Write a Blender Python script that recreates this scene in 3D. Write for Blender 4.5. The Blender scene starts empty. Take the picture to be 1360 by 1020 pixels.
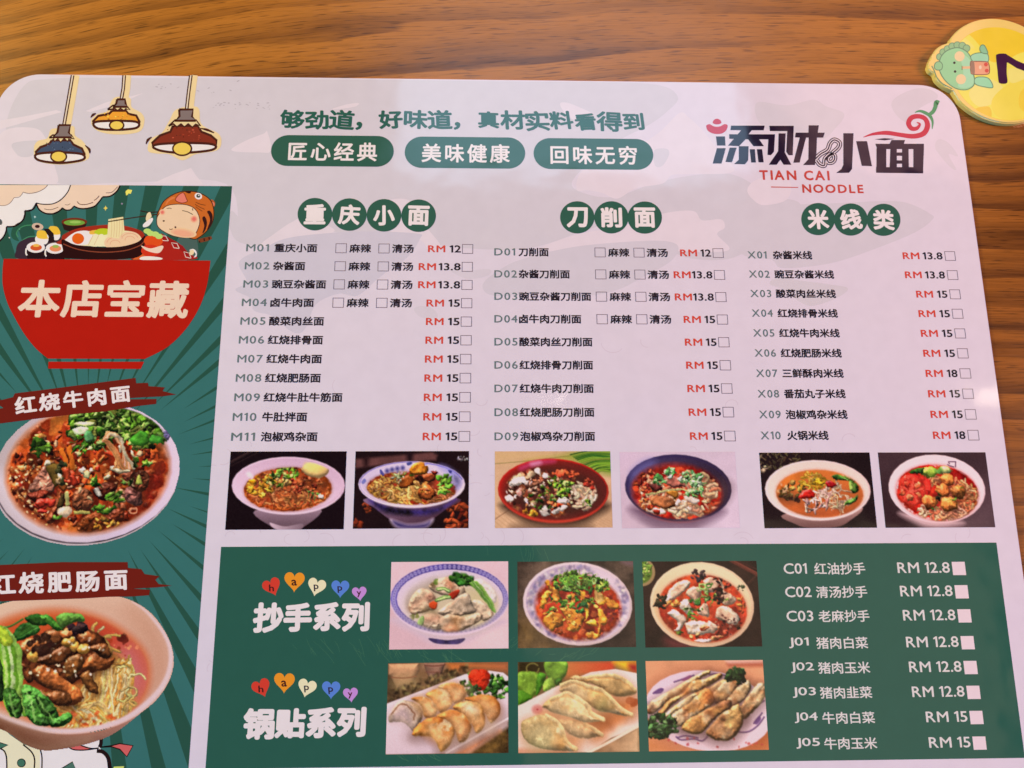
import bpy, math, random
import numpy as np

C = bpy.context.scene.collection
# ------------------------------------------------------------------ camera
# The card lies on the table in the plane z = 0.  The camera was solved from the
# vanishing points of the card's own edges (lens about 27 mm, pitched 12 degrees).
F = 1040.0
D = 0.312
def _n(v): v = np.array(v, float); return v / np.linalg.norm(v)
_r1 = _n((35000.0, 20.0, F))
_r2 = _n((-28.0, -4860.0, F)); _r2 = _n(_r2 - _r2.dot(_r1) * _r1)
_r3 = np.cross(_r1, _r2)
R = np.stack([_r1, _r2, _r3], axis=1)            # page axes seen from the camera
CAM = -R.T @ np.array((0, 0, D))

def PG(x, y, z=0.0009):
    """measured point of the photograph -> metres on the card plane (lists too)"""
    x = np.asarray(x, float); y = np.asarray(y, float)
    d = np.stack([(x - 680) / F, (y - 510) / F, np.ones_like(x * y)], -1) @ R
    t = (z - CAM[2]) / d[..., 2]
    return CAM[:2] + d[..., :2] * t[..., None]

from mathutils import Matrix
cam_data = bpy.data.cameras.new('camera'); cam = bpy.data.objects.new('camera', cam_data); C.objects.link(cam)
cam_data.sensor_width = 36; cam_data.lens = F / 1360 * 36
cam_data.clip_start = 0.01; cam_data.clip_end = 50
rt, up, bk = R.T @ (1, 0, 0), R.T @ (0, -1, 0), R.T @ (0, 0, -1)
cam.matrix_world = Matrix(((rt[0], up[0], bk[0], CAM[0]), (rt[1], up[1], bk[1], CAM[1]), (rt[2], up[2], bk[2], CAM[2]), (0, 0, 0, 1)))
bpy.context.scene.camera = cam

# ------------------------------------------------------------------ world, lamps, exposure
sc = bpy.context.scene
w = bpy.data.worlds.new('World'); sc.world = w; w.use_nodes = True
w.node_tree.nodes['Background'].inputs[0].default_value = (1.0, 0.4, 0.95, 1)
w.node_tree.nodes['Background'].inputs[1].default_value = 0.04
sc.view_settings.view_transform = 'Standard'; sc.view_settings.look = 'None'
sc.view_settings.exposure = 0; sc.view_settings.gamma = 1; sc.view_settings.use_curve_mapping = False
sc.cycles.filter_width = 1.55

def area(name, loc, size, power, col, target=(0, 0, 0)):
    l = bpy.data.lights.new(name, 'AREA'); l.shape = 'RECTANGLE'; l.size, l.size_y = size
    l.energy = power; l.color = col
    o = bpy.data.objects.new(name, l); C.objects.link(o); o.location = loc
    from mathutils import Vector
    o.rotation_euler = (Vector(target) - Vector(loc)).to_track_quat('-Z', 'Y').to_euler()
    return o
area('window_light', (0.19, 1.06, 1.4), (0.84, 0.52), 5.30, (0.461, 0.726, 1.0), (0.19, 1.06, 0))
area('window_light_beside', (0.98, 1.10, 1.4), (0.50, 0.55), 1.51, (1.0, 0.54, 0.5), (0.98, 1.10, 0))
area('warm_lamp_right', (1.35, 0.04, 0.75), (0.30, 0.45), 20.00, (1, 0.48, 0.34), (0.1, 0.02, 0))
area('warm_lamp_far_left', (-1.25, 0.80, 0.62), (0.30, 0.30), 26.00, (1, 0.8, 0.3), (-0.15, 0.1, 0))
area('ceiling_bulb', (1.116, 0.278, 1.4), (0.05, 0.02), 0.07, (1.0, 0.80, 0.60), (1.116, 0.278, 0))
area('ceiling_bulb', (0.146, 0.271, 1.4), (0.03, 0.02), 0.025, (1.0, 0.85, 0.7), (0.146, 0.271, 0))
area('sheen_fill', (0.58, -0.27, 1.4), (1.0, 0.52), 1.0, (1.0, 0.78, 0.50), (0.58, -0.27, 0))  # added lamp, lays a weak sheen over the lower green panel
area('cool_fill_left', (-1.8, -0.5, 1.3), (1.0, 1.0), 13.00, (0.06, 0.38, 1.0), (0, 0, 0))  # added bluish fill lamp, kept out of the card's mirror reflections
area('cool_fill_front', (0.1, -1.5, 1.1), (1.6, 0.8), 15.60, (0.05, 0.48, 1.0), (0, 0, 0))  # second added fill lamp, from the near side, no known source

# ------------------------------------------------------------------ materials
ILL = np.array((0.85, 0.72, 0.75))
def lin(c):
    c = np.asarray(c, float) / 255.0
    return np.where(c <= 0.04045, c / 12.92, ((c + 0.055) / 1.055) ** 2.4)
def alb(c, veil=0.0): return np.clip((lin(c) - veil) / ILL * 0.95, 0.002, 0.88)
_mats = {}
def laminate(nt, bsdf):
    """film on the print: slightly wavy gloss with smudges"""
    N, L = nt.nodes, nt.links
    tc = N.new('ShaderNodeTexCoord'); n1 = N.new('ShaderNodeTexNoise'); n1.inputs['Scale'].default_value = 22; n1.inputs['Detail'].default_value = 3
    mr = N.new('ShaderNodeMapRange'); mr.inputs['From Min'].default_value = .3; mr.inputs['From Max'].default_value = .7
    mr.inputs['To Min'].default_value = 0.06; mr.inputs['To Max'].default_value = 0.12
    L.new(tc.outputs['Object'], n1.inputs['Vector']); L.new(n1.outputs['Fac'], mr.inputs['Value']); L.new(mr.outputs['Result'], bsdf.inputs['Roughness'])
    n2 = N.new('ShaderNodeTexNoise'); n2.inputs['Scale'].default_value = 34; n2.inputs['Detail'].default_value = 2
    bp = N.new('ShaderNodeBump'); bp.inputs['Strength'].default_value = 0.22; bp.inputs['Distance'].default_value = 0.0016
    L.new(tc.outputs['Object'], n2.inputs['Vector']); L.new(n2.outputs['Fac'], bp.inputs['Height']); L.new(bp.outputs['Normal'], bsdf.inputs['Normal'])
    return tc
def mat(c, key=None):
    """print colour (as it looks in even light) under the laminate"""
    c = tuple(int(v) for v in c)
    if c in _mats: return _mats[c]
    m = bpy.data.materials.new('print_%02x%02x%02x' % c); m.use_nodes = True; nt = m.node_tree
    b = nt.nodes['Principled BSDF']; a = alb(c)
    tc = laminate(nt, b)
    n = nt.nodes.new('ShaderNodeTexNoise'); n.inputs['Scale'].default_value = 160; n.inputs['Detail'].default_value = 4
    nt.links.new(tc.outputs['Object'], n.inputs['Vector'])
    mr = nt.nodes.new('ShaderNodeMapRange'); mr.inputs['From Min'].default_value = .3; mr.inputs['From Max'].default_value = .7
    mr.inputs['To Min'].default_value = 0.98; mr.inputs['To Max'].default_value = 1.02
    nt.links.new(n.outputs['Fac'], mr.inputs['Value'])
    mx = nt.nodes.new('ShaderNodeVectorMath'); mx.operation = 'SCALE'; mx.inputs[0].default_value = a
    nt.links.new(mr.outputs['Result'], mx.inputs['Scale']); nt.links.new(mx.outputs['Vector'], b.inputs['Base Color'])
    _mats[c] = m; return m
def raster_mat():
    m = bpy.data.materials.new('printed_photo'); m.use_nodes = True; nt = m.node_tree; b = nt.nodes['Principled BSDF']
    laminate(nt, b)
    v = nt.nodes.new('ShaderNodeVertexColor'); v.layer_name = 'ink'
    nt.links.new(v.outputs['Color'], b.inputs['Base Color']); return m
RASTER = raster_mat()

# ------------------------------------------------------------------ objects
Z0, LZ, SZ = 0.0009, 2.4e-6, 0.2e-6
def LAYER(n): return Z0 + (n + (12 if n > 1 else 0)) * LZ
def link(name, me, parent=None, label=None):
    o = bpy.data.objects.new(name, me); C.objects.link(o)
    if parent is not None: o.parent = parent
    if label: o['label'] = label
    return o
def top(name, label, cat):
    o = bpy.data.objects.new(name, None); C.objects.link(o); o['label'] = label; o['category'] = cat
    o.empty_display_size = .02
    return o
def spline(p, n=6, closed=True):
    p = np.asarray(p, float); k = len(p); out = []
    for i in range(k if closed else k - 1):
        if closed: a, b, c, d = p[(i - 1) % k], p[i], p[(i + 1) % k], p[(i + 2) % k]
        else: a, b, c, d = p[max(i - 1, 0)], p[i], p[i + 1], p[min(i + 2, k - 1)]
        for j in range(n):
            t = j / n
            out.append(.5 * ((2 * b) + (c - a) * t + (2 * a - 5 * b + 4 * c - d) * t * t + (3 * b - a - 3 * c + d) * t ** 3))
    if not closed: out.append(p[-1])
    return np.array(out)
def ellp(cx, cy, rx, ry, rot=0, n=40):
    t = np.linspace(0, 2 * math.pi, n, endpoint=False); c, s = math.cos(math.radians(rot)), math.sin(math.radians(rot))
    x, y = rx * np.cos(t), ry * np.sin(t)
    return np.stack([cx + x * c - y * s, cy + x * s + y * c], 1)
def ribbon(p, wd):
    p = np.asarray(p, float); wd = np.broadcast_to(np.asarray(wd, float), (len(p),)) / 2
    t = np.gradient(p, axis=0); t /= np.maximum(np.linalg.norm(t, axis=1, keepdims=True), 1e-9)
    nn = np.stack([-t[:, 1], t[:, 0]], 1)
    return np.concatenate([p + nn * wd[:, None], (p - nn * wd[:, None])[::-1]])

class Ink:
    """flat printed shapes; all coordinates measured as (ox + x*k, oy + y*k)"""
    def __init__(s, fr=(0, 0, 1), layer=1): s.fr = fr; s.layer = layer; s.v = []; s.f = []; s.m = []; s.c = []; s.k = 0
    def pt(s, p):
        p = np.asarray(p, float); return PG(s.fr[0] + p[:, 0] * s.fr[2], s.fr[1] + p[:, 1] * s.fr[2])
    def raw(s, q, col, faces=None):
        z = LAYER(s.layer) + s.k * SZ; s.k += 1; n = len(s.v)
        s.v += [(a, b, z) for a, b in q]
        if faces is None: faces = [tuple(range(len(q)))]
        if col not in s.c: s.c.append(col)
        for f in faces:
            f = [n + i for i in f]
            x = [s.v[i] for i in f]
            ar = sum(x[i][0] * x[(i + 1) % len(x)][1] - x[(i + 1) % len(x)][0] * x[i][1] for i in range(len(x)))
            if ar < 0: f.reverse()
            s.f.append(f); s.m.append(s.c.index(col))
        return s
    def poly(s, p, col, smooth=True, n=6):
        if smooth: p = spline(p, n)
        return s.raw(s.pt(p), col)
    def ell(s, cx, cy, rx, ry, col, rot=0, n=36): return s.raw(s.pt(ellp(cx, cy, rx, ry, rot, n)), col)
    def line(s, p, wd, col, smooth=True, closed=False, n=6):
        if smooth:
            if not np.isscalar(wd): wd = np.interp(np.linspace(0, 1, (len(p) - 1) * n + 1), np.linspace(0, 1, len(p)), wd)
            p = spline(p, n, closed)
            if closed: p = np.concatenate([p, p[:1]])
        q = s.pt(ribbon(p, wd)); k = len(q) // 2
        return s.raw(q, col, [(i, i + 1, 2 * k - 2 - i, 2 * k - 1 - i) for i in range(k - 1)])
    def outl(s, p, wd, col, fill=None, smooth=True):
        if fill is not None: s.poly(p, fill, smooth)
        q = spline(p, 6) if smooth else np.asarray(p, float)
        s.line(np.concatenate([q, q[:1]]), wd, col, smooth=False); return s
    def build(s, name, parent, label=None):
        me = bpy.data.meshes.new(name); me.from_pydata(s.v, [], s.f)
        for c in s.c: me.materials.append(mat(c))
        me.polygons.foreach_set('material_index', s.m); me.update()
        return link(name, me, parent, label)

# ------------------------------------------------------------------ lettering
_gl = {'1': (np.array([(.17, 0), (.262, 0), (.262, .69), (.185, .69), (.03, .575), (.075, .51), (.17, .585)]), [(0, 1, 2, 3, 6), (3, 4, 5, 6)], .33)}
def glyph(ch):
    if ch not in _gl:
        c = bpy.data.curves.new('g', 'FONT'); c.body = ch; c.resolution_u = 3
        o = bpy.data.objects.new('g', c); m = bpy.data.meshes.new_from_object(o)
        v = np.array([p.co[:2] for p in m.vertices]).reshape(-1, 2); f = [tuple(p.vertices) for p in m.polygons]
        bpy.data.meshes.remove(m); bpy.data.objects.remove(o); bpy.data.curves.remove(c)
        wide = ord(ch) > 0x2e00
        adv = 1.0 if wide else (v[:, 0].max() + .05 if len(v) else .28)
        _gl[ch] = (v, f, adv)
    return _gl[ch]
def layout(st, sp=0.0, bold=0.0, nst=8, jit=0.0, rnd=None, sx=1.0):
    V = []; Fc = []; L = []; x = 0.0; n = 0
    for ch in st:
        v, f, adv = glyph(ch)
        if len(v):
            g = v.copy()
            if jit and ord(ch) > 0x2e00:
                a = rnd.uniform(-jit, jit) * .5; k = 1 + rnd.uniform(-jit, jit) * .6; ctr = np.array((.5, .38))
                g = (g - ctr) @ np.array(((math.cos(a), math.sin(a)), (-math.sin(a), math.cos(a)))) * k + ctr + (0, rnd.uniform(-jit, jit) * .3)
            offs = [(0, 0)] + ([(bold * math.cos(2 * math.pi * i / nst), bold * math.sin(2 * math.pi * i / nst)) for i in range(nst)] if bold else [])
            for i, o in enumerate(offs):
                V.append(g * (sx, 1) + (x, 0) + np.array(o)); Fc += [tuple(n + q for q in ff) for ff in f]; L += [i] * len(g); n += len(g)
        x += adv * sx + sp
    V = np.concatenate(V); return V, Fc, np.array(L)
def text_aff(name, st, BL, U, Vv, col, parent, layer=6, label=None, **kw):
    """ink box of the string is fitted to origin BL, side vectors U and Vv (metres on the card)"""
    v, f, l = layout(st, **kw); lo, hi = v.min(0), v.max(0); q = (v - lo) / (hi - lo)
    xy = np.asarray(BL) + q[:, :1] * np.asarray(U) + q[:, 1:] * np.asarray(Vv)
    z = LAYER(layer) + l * SZ
    me = bpy.data.meshes.new(name); me.from_pydata(np.column_stack([xy, z]).tolist(), [], f); me.materials.append(mat(col)); me.update()
    return link(name, me, parent, label)
def text_box(name, st, x0, y0, x1, y1, col, parent, layer=6, label=None, slant=0, **kw):
    l = PG(x0, (y0 + y1) / 2); r = PG(x1, (y0 + y1) / 2); b = PG((x0 + x1) / 2, y1); t = PG((x0 + x1) / 2, y0)
    return text_aff(name, st, (l[0], b[1]), (r[0] - l[0], 0), (slant * (t[1] - b[1]), t[1] - b[1]), col, parent, layer, label, **kw)

# ------------------------------------------------------------------ table top (the setting)
def wood():
    m = bpy.data.materials.new('varnished_wood'); m.use_nodes = True; nt = m.node_tree; N, L = nt.nodes, nt.links; b = N['Principled BSDF']
    def math_(op, a, c=None):
        n = N.new('ShaderNodeMath'); n.operation = op
        for i, v in enumerate((a, c)):
            if v is None: continue
            if isinstance(v, (int, float)): n.inputs[i].default_value = v
            else: L.new(v, n.inputs[i])
        return n.outputs[0]
    def noise(vec, scale, detail=3, rough=.5, dist=0):
        n = N.new('ShaderNodeTexNoise'); n.inputs['Scale'].default_value = scale; n.inputs['Detail'].default_value = detail
        n.inputs['Roughness'].default_value = rough; n.inputs['Distortion'].default_value = dist; L.new(vec, n.inputs['Vector']); return n.outputs['Fac']
    def comb(x, y, z=0.0):
        n = N.new('ShaderNodeCombineXYZ')
        for i, v in enumerate((x, y, z)):
            if isinstance(v, (int, float)): n.inputs[i].default_value = v
            else: L.new(v, n.inputs[i])
        return n.outputs[0]
    def ramp(fac, stops):
        r = N.new('ShaderNodeValToRGB'); e = r.color_ramp.elements
        while len(e) < len(stops): e.new(.5)
        for k, (p, c) in zip(e, stops): k.position = p; k.color = (*c, 1)
        L.new(fac, r.inputs[0]); return r.outputs[0]
    def mix(f, a, c, mode='MIX'):
        n = N.new('ShaderNodeMix'); n.data_type = 'RGBA'; n.blend_type = mode
        if isinstance(f, (int, float)): n.inputs[0].default_value = f
        else: L.new(f, n.inputs[0])
        for i, v in ((6, a), (7, c)):
            if isinstance(v, tuple): n.inputs[i].default_value = (*v, 1)
            else: L.new(v, n.inputs[i])
        return n.outputs[2]
    tc = N.new('ShaderNodeTexCoord'); sx = N.new('ShaderNodeSeparateXYZ'); L.new(tc.outputs['Object'], sx.inputs[0]); x, y = sx.outputs[0], sx.outputs[1]
    # growth rings run along x and swing up from the left end
    g = math_('MULTIPLY', math_('EXPONENT', math_('MULTIPLY', math_('ADD', x, .2), -7.0)), -0.040)
    wob = math_('MULTIPLY', math_('SUBTRACT', noise(comb(math_('MULTIPLY', x, 5), math_('MULTIPLY', y, 14)), 1, 2), .5), .022)
    s = math_('ADD', math_('SUBTRACT', y, g), wob)
    ph = math_('FRACT', math_('ADD', math_('MULTIPLY', s, 74), math_('MULTIPLY', noise(comb(math_('MULTIPLY', x, 4), math_('MULTIPLY', s, 30), 4.2), 1, 2.5, .55), 2.6)))
    amt = ramp(noise(comb(math_('MULTIPLY', x, 5), math_('MULTIPLY', s, 48), 2.2), 1, 2), [(.33, (.25,) * 3), (.55, (1,) * 3)])
    band = math_('MULTIPLY', ramp(ph, [(.0, (0, 0, 0)), (.03, (1,) * 3), (.20, (.95,) * 3), (.40, (.45,) * 3), (.66, (.10,) * 3), (1, (0, 0, 0))]), amt)
    rag = noise(comb(math_('MULTIPLY', x, 28), math_('MULTIPLY', s, 520), 1.7), 1, 3, .6)
    fib = noise(comb(math_('MULTIPLY', x, 45), math_('MULTIPLY', s, 1500)), 1, 4, .65)
    base = mix(noise(comb(math_('MULTIPLY', x, 6), math_('MULTIPLY', s, 40), 9.0), 1, 3), (.420, .155, .014), (.530, .215, .030))
    dk = math_('MULTIPLY', band, ramp(rag, [(.28, (.55,) * 3), (.55, (1,) * 3)]))
    col = mix(math_('MULTIPLY', dk, .88), base, (.135, .046, .006))
    col = mix(1.0, col, ramp(fib, [(.30, (.52,) * 3), (.46, (.96,) * 3), (.75, (1.12,) * 3)]), 'MULTIPLY')
    pore = ramp(noise(comb(math_('MULTIPLY', x, 90), math_('MULTIPLY', s, 1500), 3.0), 1, 1), [(.30, (.36,) * 3), (.40, (1,) * 3)])
    col = mix(.9, col, pore, 'MULTIPLY')
    # right side: finer streaks, plus a painted darkening where reflected light falls off
    shade_mask = N.new('ShaderNodeMapRange'); shade_mask.interpolation_type = 'SMOOTHSTEP'; shade_mask.inputs['From Min'].default_value = .09; shade_mask.inputs['From Max'].default_value = .20; L.new(math_('ADD', x, math_('MULTIPLY', s, -.5)), shade_mask.inputs['Value'])
    streak_shade = ramp(noise(comb(math_('MULTIPLY', x, 5), math_('MULTIPLY', s, 210), 6.0), 1, 3, .6), [(.30, (.36, .30, .26)), (.62, (.70, .62, .58))])
    col = mix(shade_mask.outputs[0], col, mix(1.0, col, streak_shade, 'MULTIPLY'))
    L.new(col, b.inputs['Base Color'])
    rr = N.new('ShaderNodeMapRange'); rr.inputs['To Min'].default_value = .2; rr.inputs['To Max'].default_value = .3; L.new(fib, rr.inputs['Value']); L.new(rr.outputs[0], b.inputs['Roughness'])
    bp = N.new('ShaderNodeBump'); bp.inputs['Strength'].default_value = .18; bp.inputs['Distance'].default_value = .0004; L.new(fib, bp.inputs['Height']); L.new(bp.outputs[0], b.inputs['Normal'])
    return m
import bmesh
bm = bmesh.new(); bmesh.ops.create_cube(bm, size=1)
for v in bm.verts: v.co = (v.co.x * 1.5, v.co.y * 0.95, v.co.z * .03 - .015)
bmesh.ops.bevel(bm, geom=bm.edges[:], offset=.003, segments=3, affect='EDGES')
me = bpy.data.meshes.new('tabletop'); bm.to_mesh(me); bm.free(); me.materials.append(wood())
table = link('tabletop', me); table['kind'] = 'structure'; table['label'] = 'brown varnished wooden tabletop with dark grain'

def slab(name, outline, z0, z1, bev, mtop, parent, seg=2):
    """flat piece with its real thickness"""
    bm = bmesh.new(); vs = [bm.verts.new((a, b, z0)) for a, b in outline]; f = bm.faces.new(vs)
    bm.normal_update()
    if f.normal.z < 0: f.normal_flip()
    r = bmesh.ops.extrude_face_region(bm, geom=[f]); tv = [e for e in r['geom'] if isinstance(e, bmesh.types.BMVert)]
    for v in tv: v.co.z = z1
    f.normal_flip()
    te = [e for e in bm.edges if e.verts[0].co.z > z1 - 1e-7 and e.verts[1].co.z > z1 - 1e-7]
    if bev: bmesh.ops.bevel(bm, geom=te, offset=bev, segments=seg, affect='EDGES')
    bmesh.ops.recalc_face_normals(bm, faces=bm.faces[:])
    me = bpy.data.meshes.new(name); bm.to_mesh(me); bm.free(); me.materials.append(mtop)
    return link(name, me, parent)
def rrect(x0, y0, x1, y1, r, n=14):
    p = []
    for cx, cy, a in ((x1 - r, y1 - r, 0), (x0 + r, y1 - r, 90), (x0 + r, y0 + r, 180), (x1 - r, y0 + r, 270)):
        for i in range(n + 1):
            t = math.radians(a + 90 * i / n); p.append((cx + r * math.cos(t), cy + r * math.sin(t)))
    return p

# ------------------------------------------------------------------ the menu card
menu = top('menu_card', 'large laminated pink and green noodle menu card lying flat on the wooden tabletop', 'menu')
XR = PG(1289, 255)[0]; XL = PG(-6, 150)[0]; YT = PG(680, 106)[1]; YB = PG(680, 1046)[1]
PINK = (216, 197, 212); GREY = (206, 190, 202)
rad = PG(1278, 180)[0] - PG(1228, 180)[0]
sheet = slab('card_sheet', rrect(XL, YB, XR, YT, rad), 0.0001, Z0, 0.0002, mat(PINK), menu)

# pale ink-wash landscape printed under everything
z1 = (0, 80, .25); z2 = (340, 80, .25); z3 = (680, 80, .25); z4 = (1020, 0, .25); zM = (300, 310, .25); zD = (640, 310, .25); zX = (980, 310, .25); zC = (1020, 255, .25)
wash = Ink(layer=1)
def W(fr, p, c, smooth=True): wash.fr = fr; wash.poly(p, c, smooth)
G2 = (208, 192, 204); PK2 = (221, 200, 212)
W((0, 0, 1), [(30, 116), (68, 104.5), (200, 103.5), (450, 105.5), (700, 108.5), (860, 111), (900, 128), (884, 150), (858, 168), (830, 182), (812, 196), (770, 228), (762, 250), (812, 262), (880, 240), (960, 230), (1000, 245), (1010, 262), (1060, 268), (1062, 300), (1000, 330), (960, 345), (900, 338), (860, 300), (840, 290), (780, 305), (700, 330), (600, 328), (560, 316), (545, 308), (480, 312), (430, 306), (400, 302), (350, 322), (320, 312), (300, 244), (180, 242), (80, 244), (72, 222), (66, 205), (30, 210), (8, 170)], GREY)
W(z1, [(0, 320), (120, 300), (300, 265), (330, 275), (200, 310), (60, 350), (0, 365)], PK2, False)
W(z1, [(455, 270), (560, 225), (760, 175), (640, 230), (480, 275)], PK2, False)
W(z1, [(0, 395), (180, 360), (250, 430), (290, 560), (300, 655), (150, 660), (0, 655)], PK2)
W(z1, [(70, 440), (240, 430), (180, 500), (130, 515), (90, 500)], GREY)
W(z1, [(810, 655), (920, 605), (1015, 572), (1040, 610), (1080, 660)], PK2, False)
W(z1, [(1230, 480), (1300, 430), (1400, 390), (1420, 380), (1440, 480), (1380, 490)], PK2)
W(z2, [(20, 985), (100, 920), (190, 860), (260, 840), (420, 905), (240, 945), (110, 985)], PK2)
W(z2, [(590, 800), (700, 745), (800, 740), (860, 800), (900, 880), (980, 985), (920, 1010), (880, 960), (780, 930), (700, 900)], PK2)
W(z2, [(480, 235), (545, 228), (520, 248), (400, 262)], PK2)
W(z3, [(255, 235), (290, 225), (370, 255), (430, 290), (380, 330), (300, 300)], PK2)
W(z3, [(345, 690), (362, 600), (470, 540), (640, 470), (780, 385), (890, 280), (940, 305), (1010, 370), (1090, 470), (1180, 590), (960, 605), (850, 610), (800, 655), (660, 680), (560, 735), (480, 705), (400, 690)], PK2)
W(z3, [(755, 480), (820, 470), (835, 500), (800, 560), (760, 560)], G2)
W(z3, [(1250, 690), (1290, 640), (1400, 610), (1480, 650), (1460, 740), (1340, 770), (1280, 740)], PK2)
W(z3, [(150, 1000), (350, 925), (600, 880), (800, 815), (960, 800), (1010, 850), (1110, 845), (1130, 890), (1090, 925), (1150, 1010), (900, 1015), (600, 1000), (300, 1015)], PK2)
W(z4, [(-60, 545), (100, 560), (240, 530), (310, 565), (405, 605), (360, 680), (280, 740), (100, 720), (-40, 660)], G2)
W(z4, [(655, 560), (690, 510), (790, 470), (870, 480), (900, 520), (800, 580), (760, 650), (700, 630)], GREY)
W(z4, [(905, 740), (960, 760), (1010, 830), (960, 820), (1000, 900), (960, 880), (890, 790)], G2)
W(zM, [(70, 150), (200, 80), (350, 20), (700, -10), (1010, 0), (1030, 30), (960, 130), (820, 230), (700, 330), (600, 320), (480, 375), (430, 490), (390, 530), (330, 510), (250, 440), (150, 410), (130, 345), (50, 300), (110, 255)], (202, 187, 203))
W(zM, [(1000, 400), (1040, 385), (1100, 400), (1125, 440), (1060, 450), (1020, 435)], (209, 192, 205))
W(zM, [(1180, 190), (1260, 200), (1400, 190), (1390, 225), (1280, 240)], (209, 192, 205))
W(zD, [(5, 270), (100, 190), (220, 135), (500, 70), (850, 40), (1000, 45), (1045, 80), (1000, 150), (860, 230), (720, 300), (560, 330), (300, 320), (60, 330)], (206, 190, 203))
W(zC, [(-200, 80), (0, 70), (300, 62), (640, 48), (760, 65), (860, 115), (875, 145), (780, 215), (560, 305), (360, 372), (180, 400), (60, 400), (20, 360), (-120, 340), (-220, 240)], GREY)
W(zX, [(170, 270), (210, 235), (330, 250), (480, 270), (585, 292), (520, 345), (390, 385), (310, 350), (250, 300)], (207, 191, 201))
W(z1, [(1230, 800), (1300, 860), (1420, 890), (1380, 980), (1260, 960), (1220, 880)], GREY)
# faint line ornament in the lower half of the paper
rnd = random.Random(5)
for i in range(46):
    cx, cy = rnd.choice([(rnd.uniform(300, 640), rnd.uniform(700, 722)), (rnd.uniform(640, 1310), rnd.uniform(704, 722)), (rnd.uniform(275, 296), rnd.uniform(600, 1000)), (rnd.uniform(440, 1000), rnd.uniform(440, 596)), (rnd.uniform(290, 1320), rnd.uniform(584, 600)), (rnd.uniform(628, 655), rnd.uniform(560, 720))])
    r = rnd.uniform(5, 16); a0 = rnd.uniform(0, 6.28); sp = rnd.uniform(1.2, 3.4)
    t = np.linspace(a0, a0 + sp, 10)
    wash.fr = (0, 0, 1); wash.line(np.stack([cx + r * np.cos(t), cy + r * .9 * np.sin(t)], 1), .9, (209, 187, 202))
for i in range(40):                                   # dry-brush specks at the top left
    a, b = (rnd.uniform(200, 330), rnd.uniform(104, 124)) if i < 16 else (rnd.uniform(283, 360), 136 + rnd.uniform(0, 9))
    wash.ell(a, b, rnd.uniform(.6, 2.4), rnd.uniform(.3, .8), (180, 164, 176), rnd.uniform(-25, 25), 8)
wash.build('ink_wash_print', menu)

# ---------------------------------------------------------- header
GRN = (50, 88, 74); WHT = (230, 210, 214); DKT = (40, 32, 38); COD = (98, 110, 112); RED = (206, 70, 54)
r_ = random.Random(3)
text_aff('slogan_lettering', '够劲道，好味道，真材实料看得到', PG(372, 172), PG(857, 175.5) - PG(372, 172), PG(372, 144) - PG(372, 172), (44, 88, 76), menu, bold=.032, jit=.17, rnd=r_)
for st, x0, x1, y0, y1, tb in (('匠心经典', 360, 523, 180, 221, (383, 189, 501, 214)), ('美味健康', 537.5, 697.5, 182, 223.5, (560, 191, 677, 216)), ('回味无穷', 708.7, 867.5, 184, 225, (731, 193.5, 846, 218.5))):
    a = PG(x0, (y0 + y1) / 2); b = PG(x1, (y0 + y1) / 2); t = PG((x0 + x1) / 2, y0)[1]; bo = PG((x0 + x1) / 2, y1)[1]
    k = Ink(layer=4); k.raw(np.array(rrect(a[0], bo, b[0], t, (t - bo) / 2 * .999)), GRN); pill = k.build('slogan_badge', menu)
    text_box('badge_lettering', st, *tb, WHT, pill, bold=.022, sp=.12)
def heading(st, ctrs, rx, ry, ch, rots):
    k0 = None
    for i, (c, (x, y)) in enumerate(zip(st, ctrs)):
        k = Ink(layer=4 + (i % 2)); k.ell(x, y, rx, ry, GRN, n=48)
        if k0 is None: k0 = Ink(layer=4); k0 = k.build('section_heading', menu); d = k0
        else: d = k.build('heading_disc', k0)
        a = math.radians(rots[i]); h = PG(x, y) - PG(x, y + ch); h = h[1]
        u = np.array((math.cos(a), math.sin(a))) * h; v = np.array((-math.sin(a), math.cos(a))) * h
        text_aff('heading_character', c, PG(x, y) - u / 2 - v / 2, u, v, WHT, k0, bold=.040, nst=10)
heading('重庆小面', [(418.3, 284.5), (464, 285), (510, 286), (556, 286.5)], 23, 21.6, 27, (0, -3, 2, -1))
heading('刀削面', [(766.7, 288.7), (812, 288.7), (856.3, 289)], 22.8, 21.4, 27, (0, 0, 0))
heading('米线类', [(1086.5, 291), (1130, 291.6), (1173.5, 292)], 22.4, 21.4, 27, (0, 6, -2))

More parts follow.
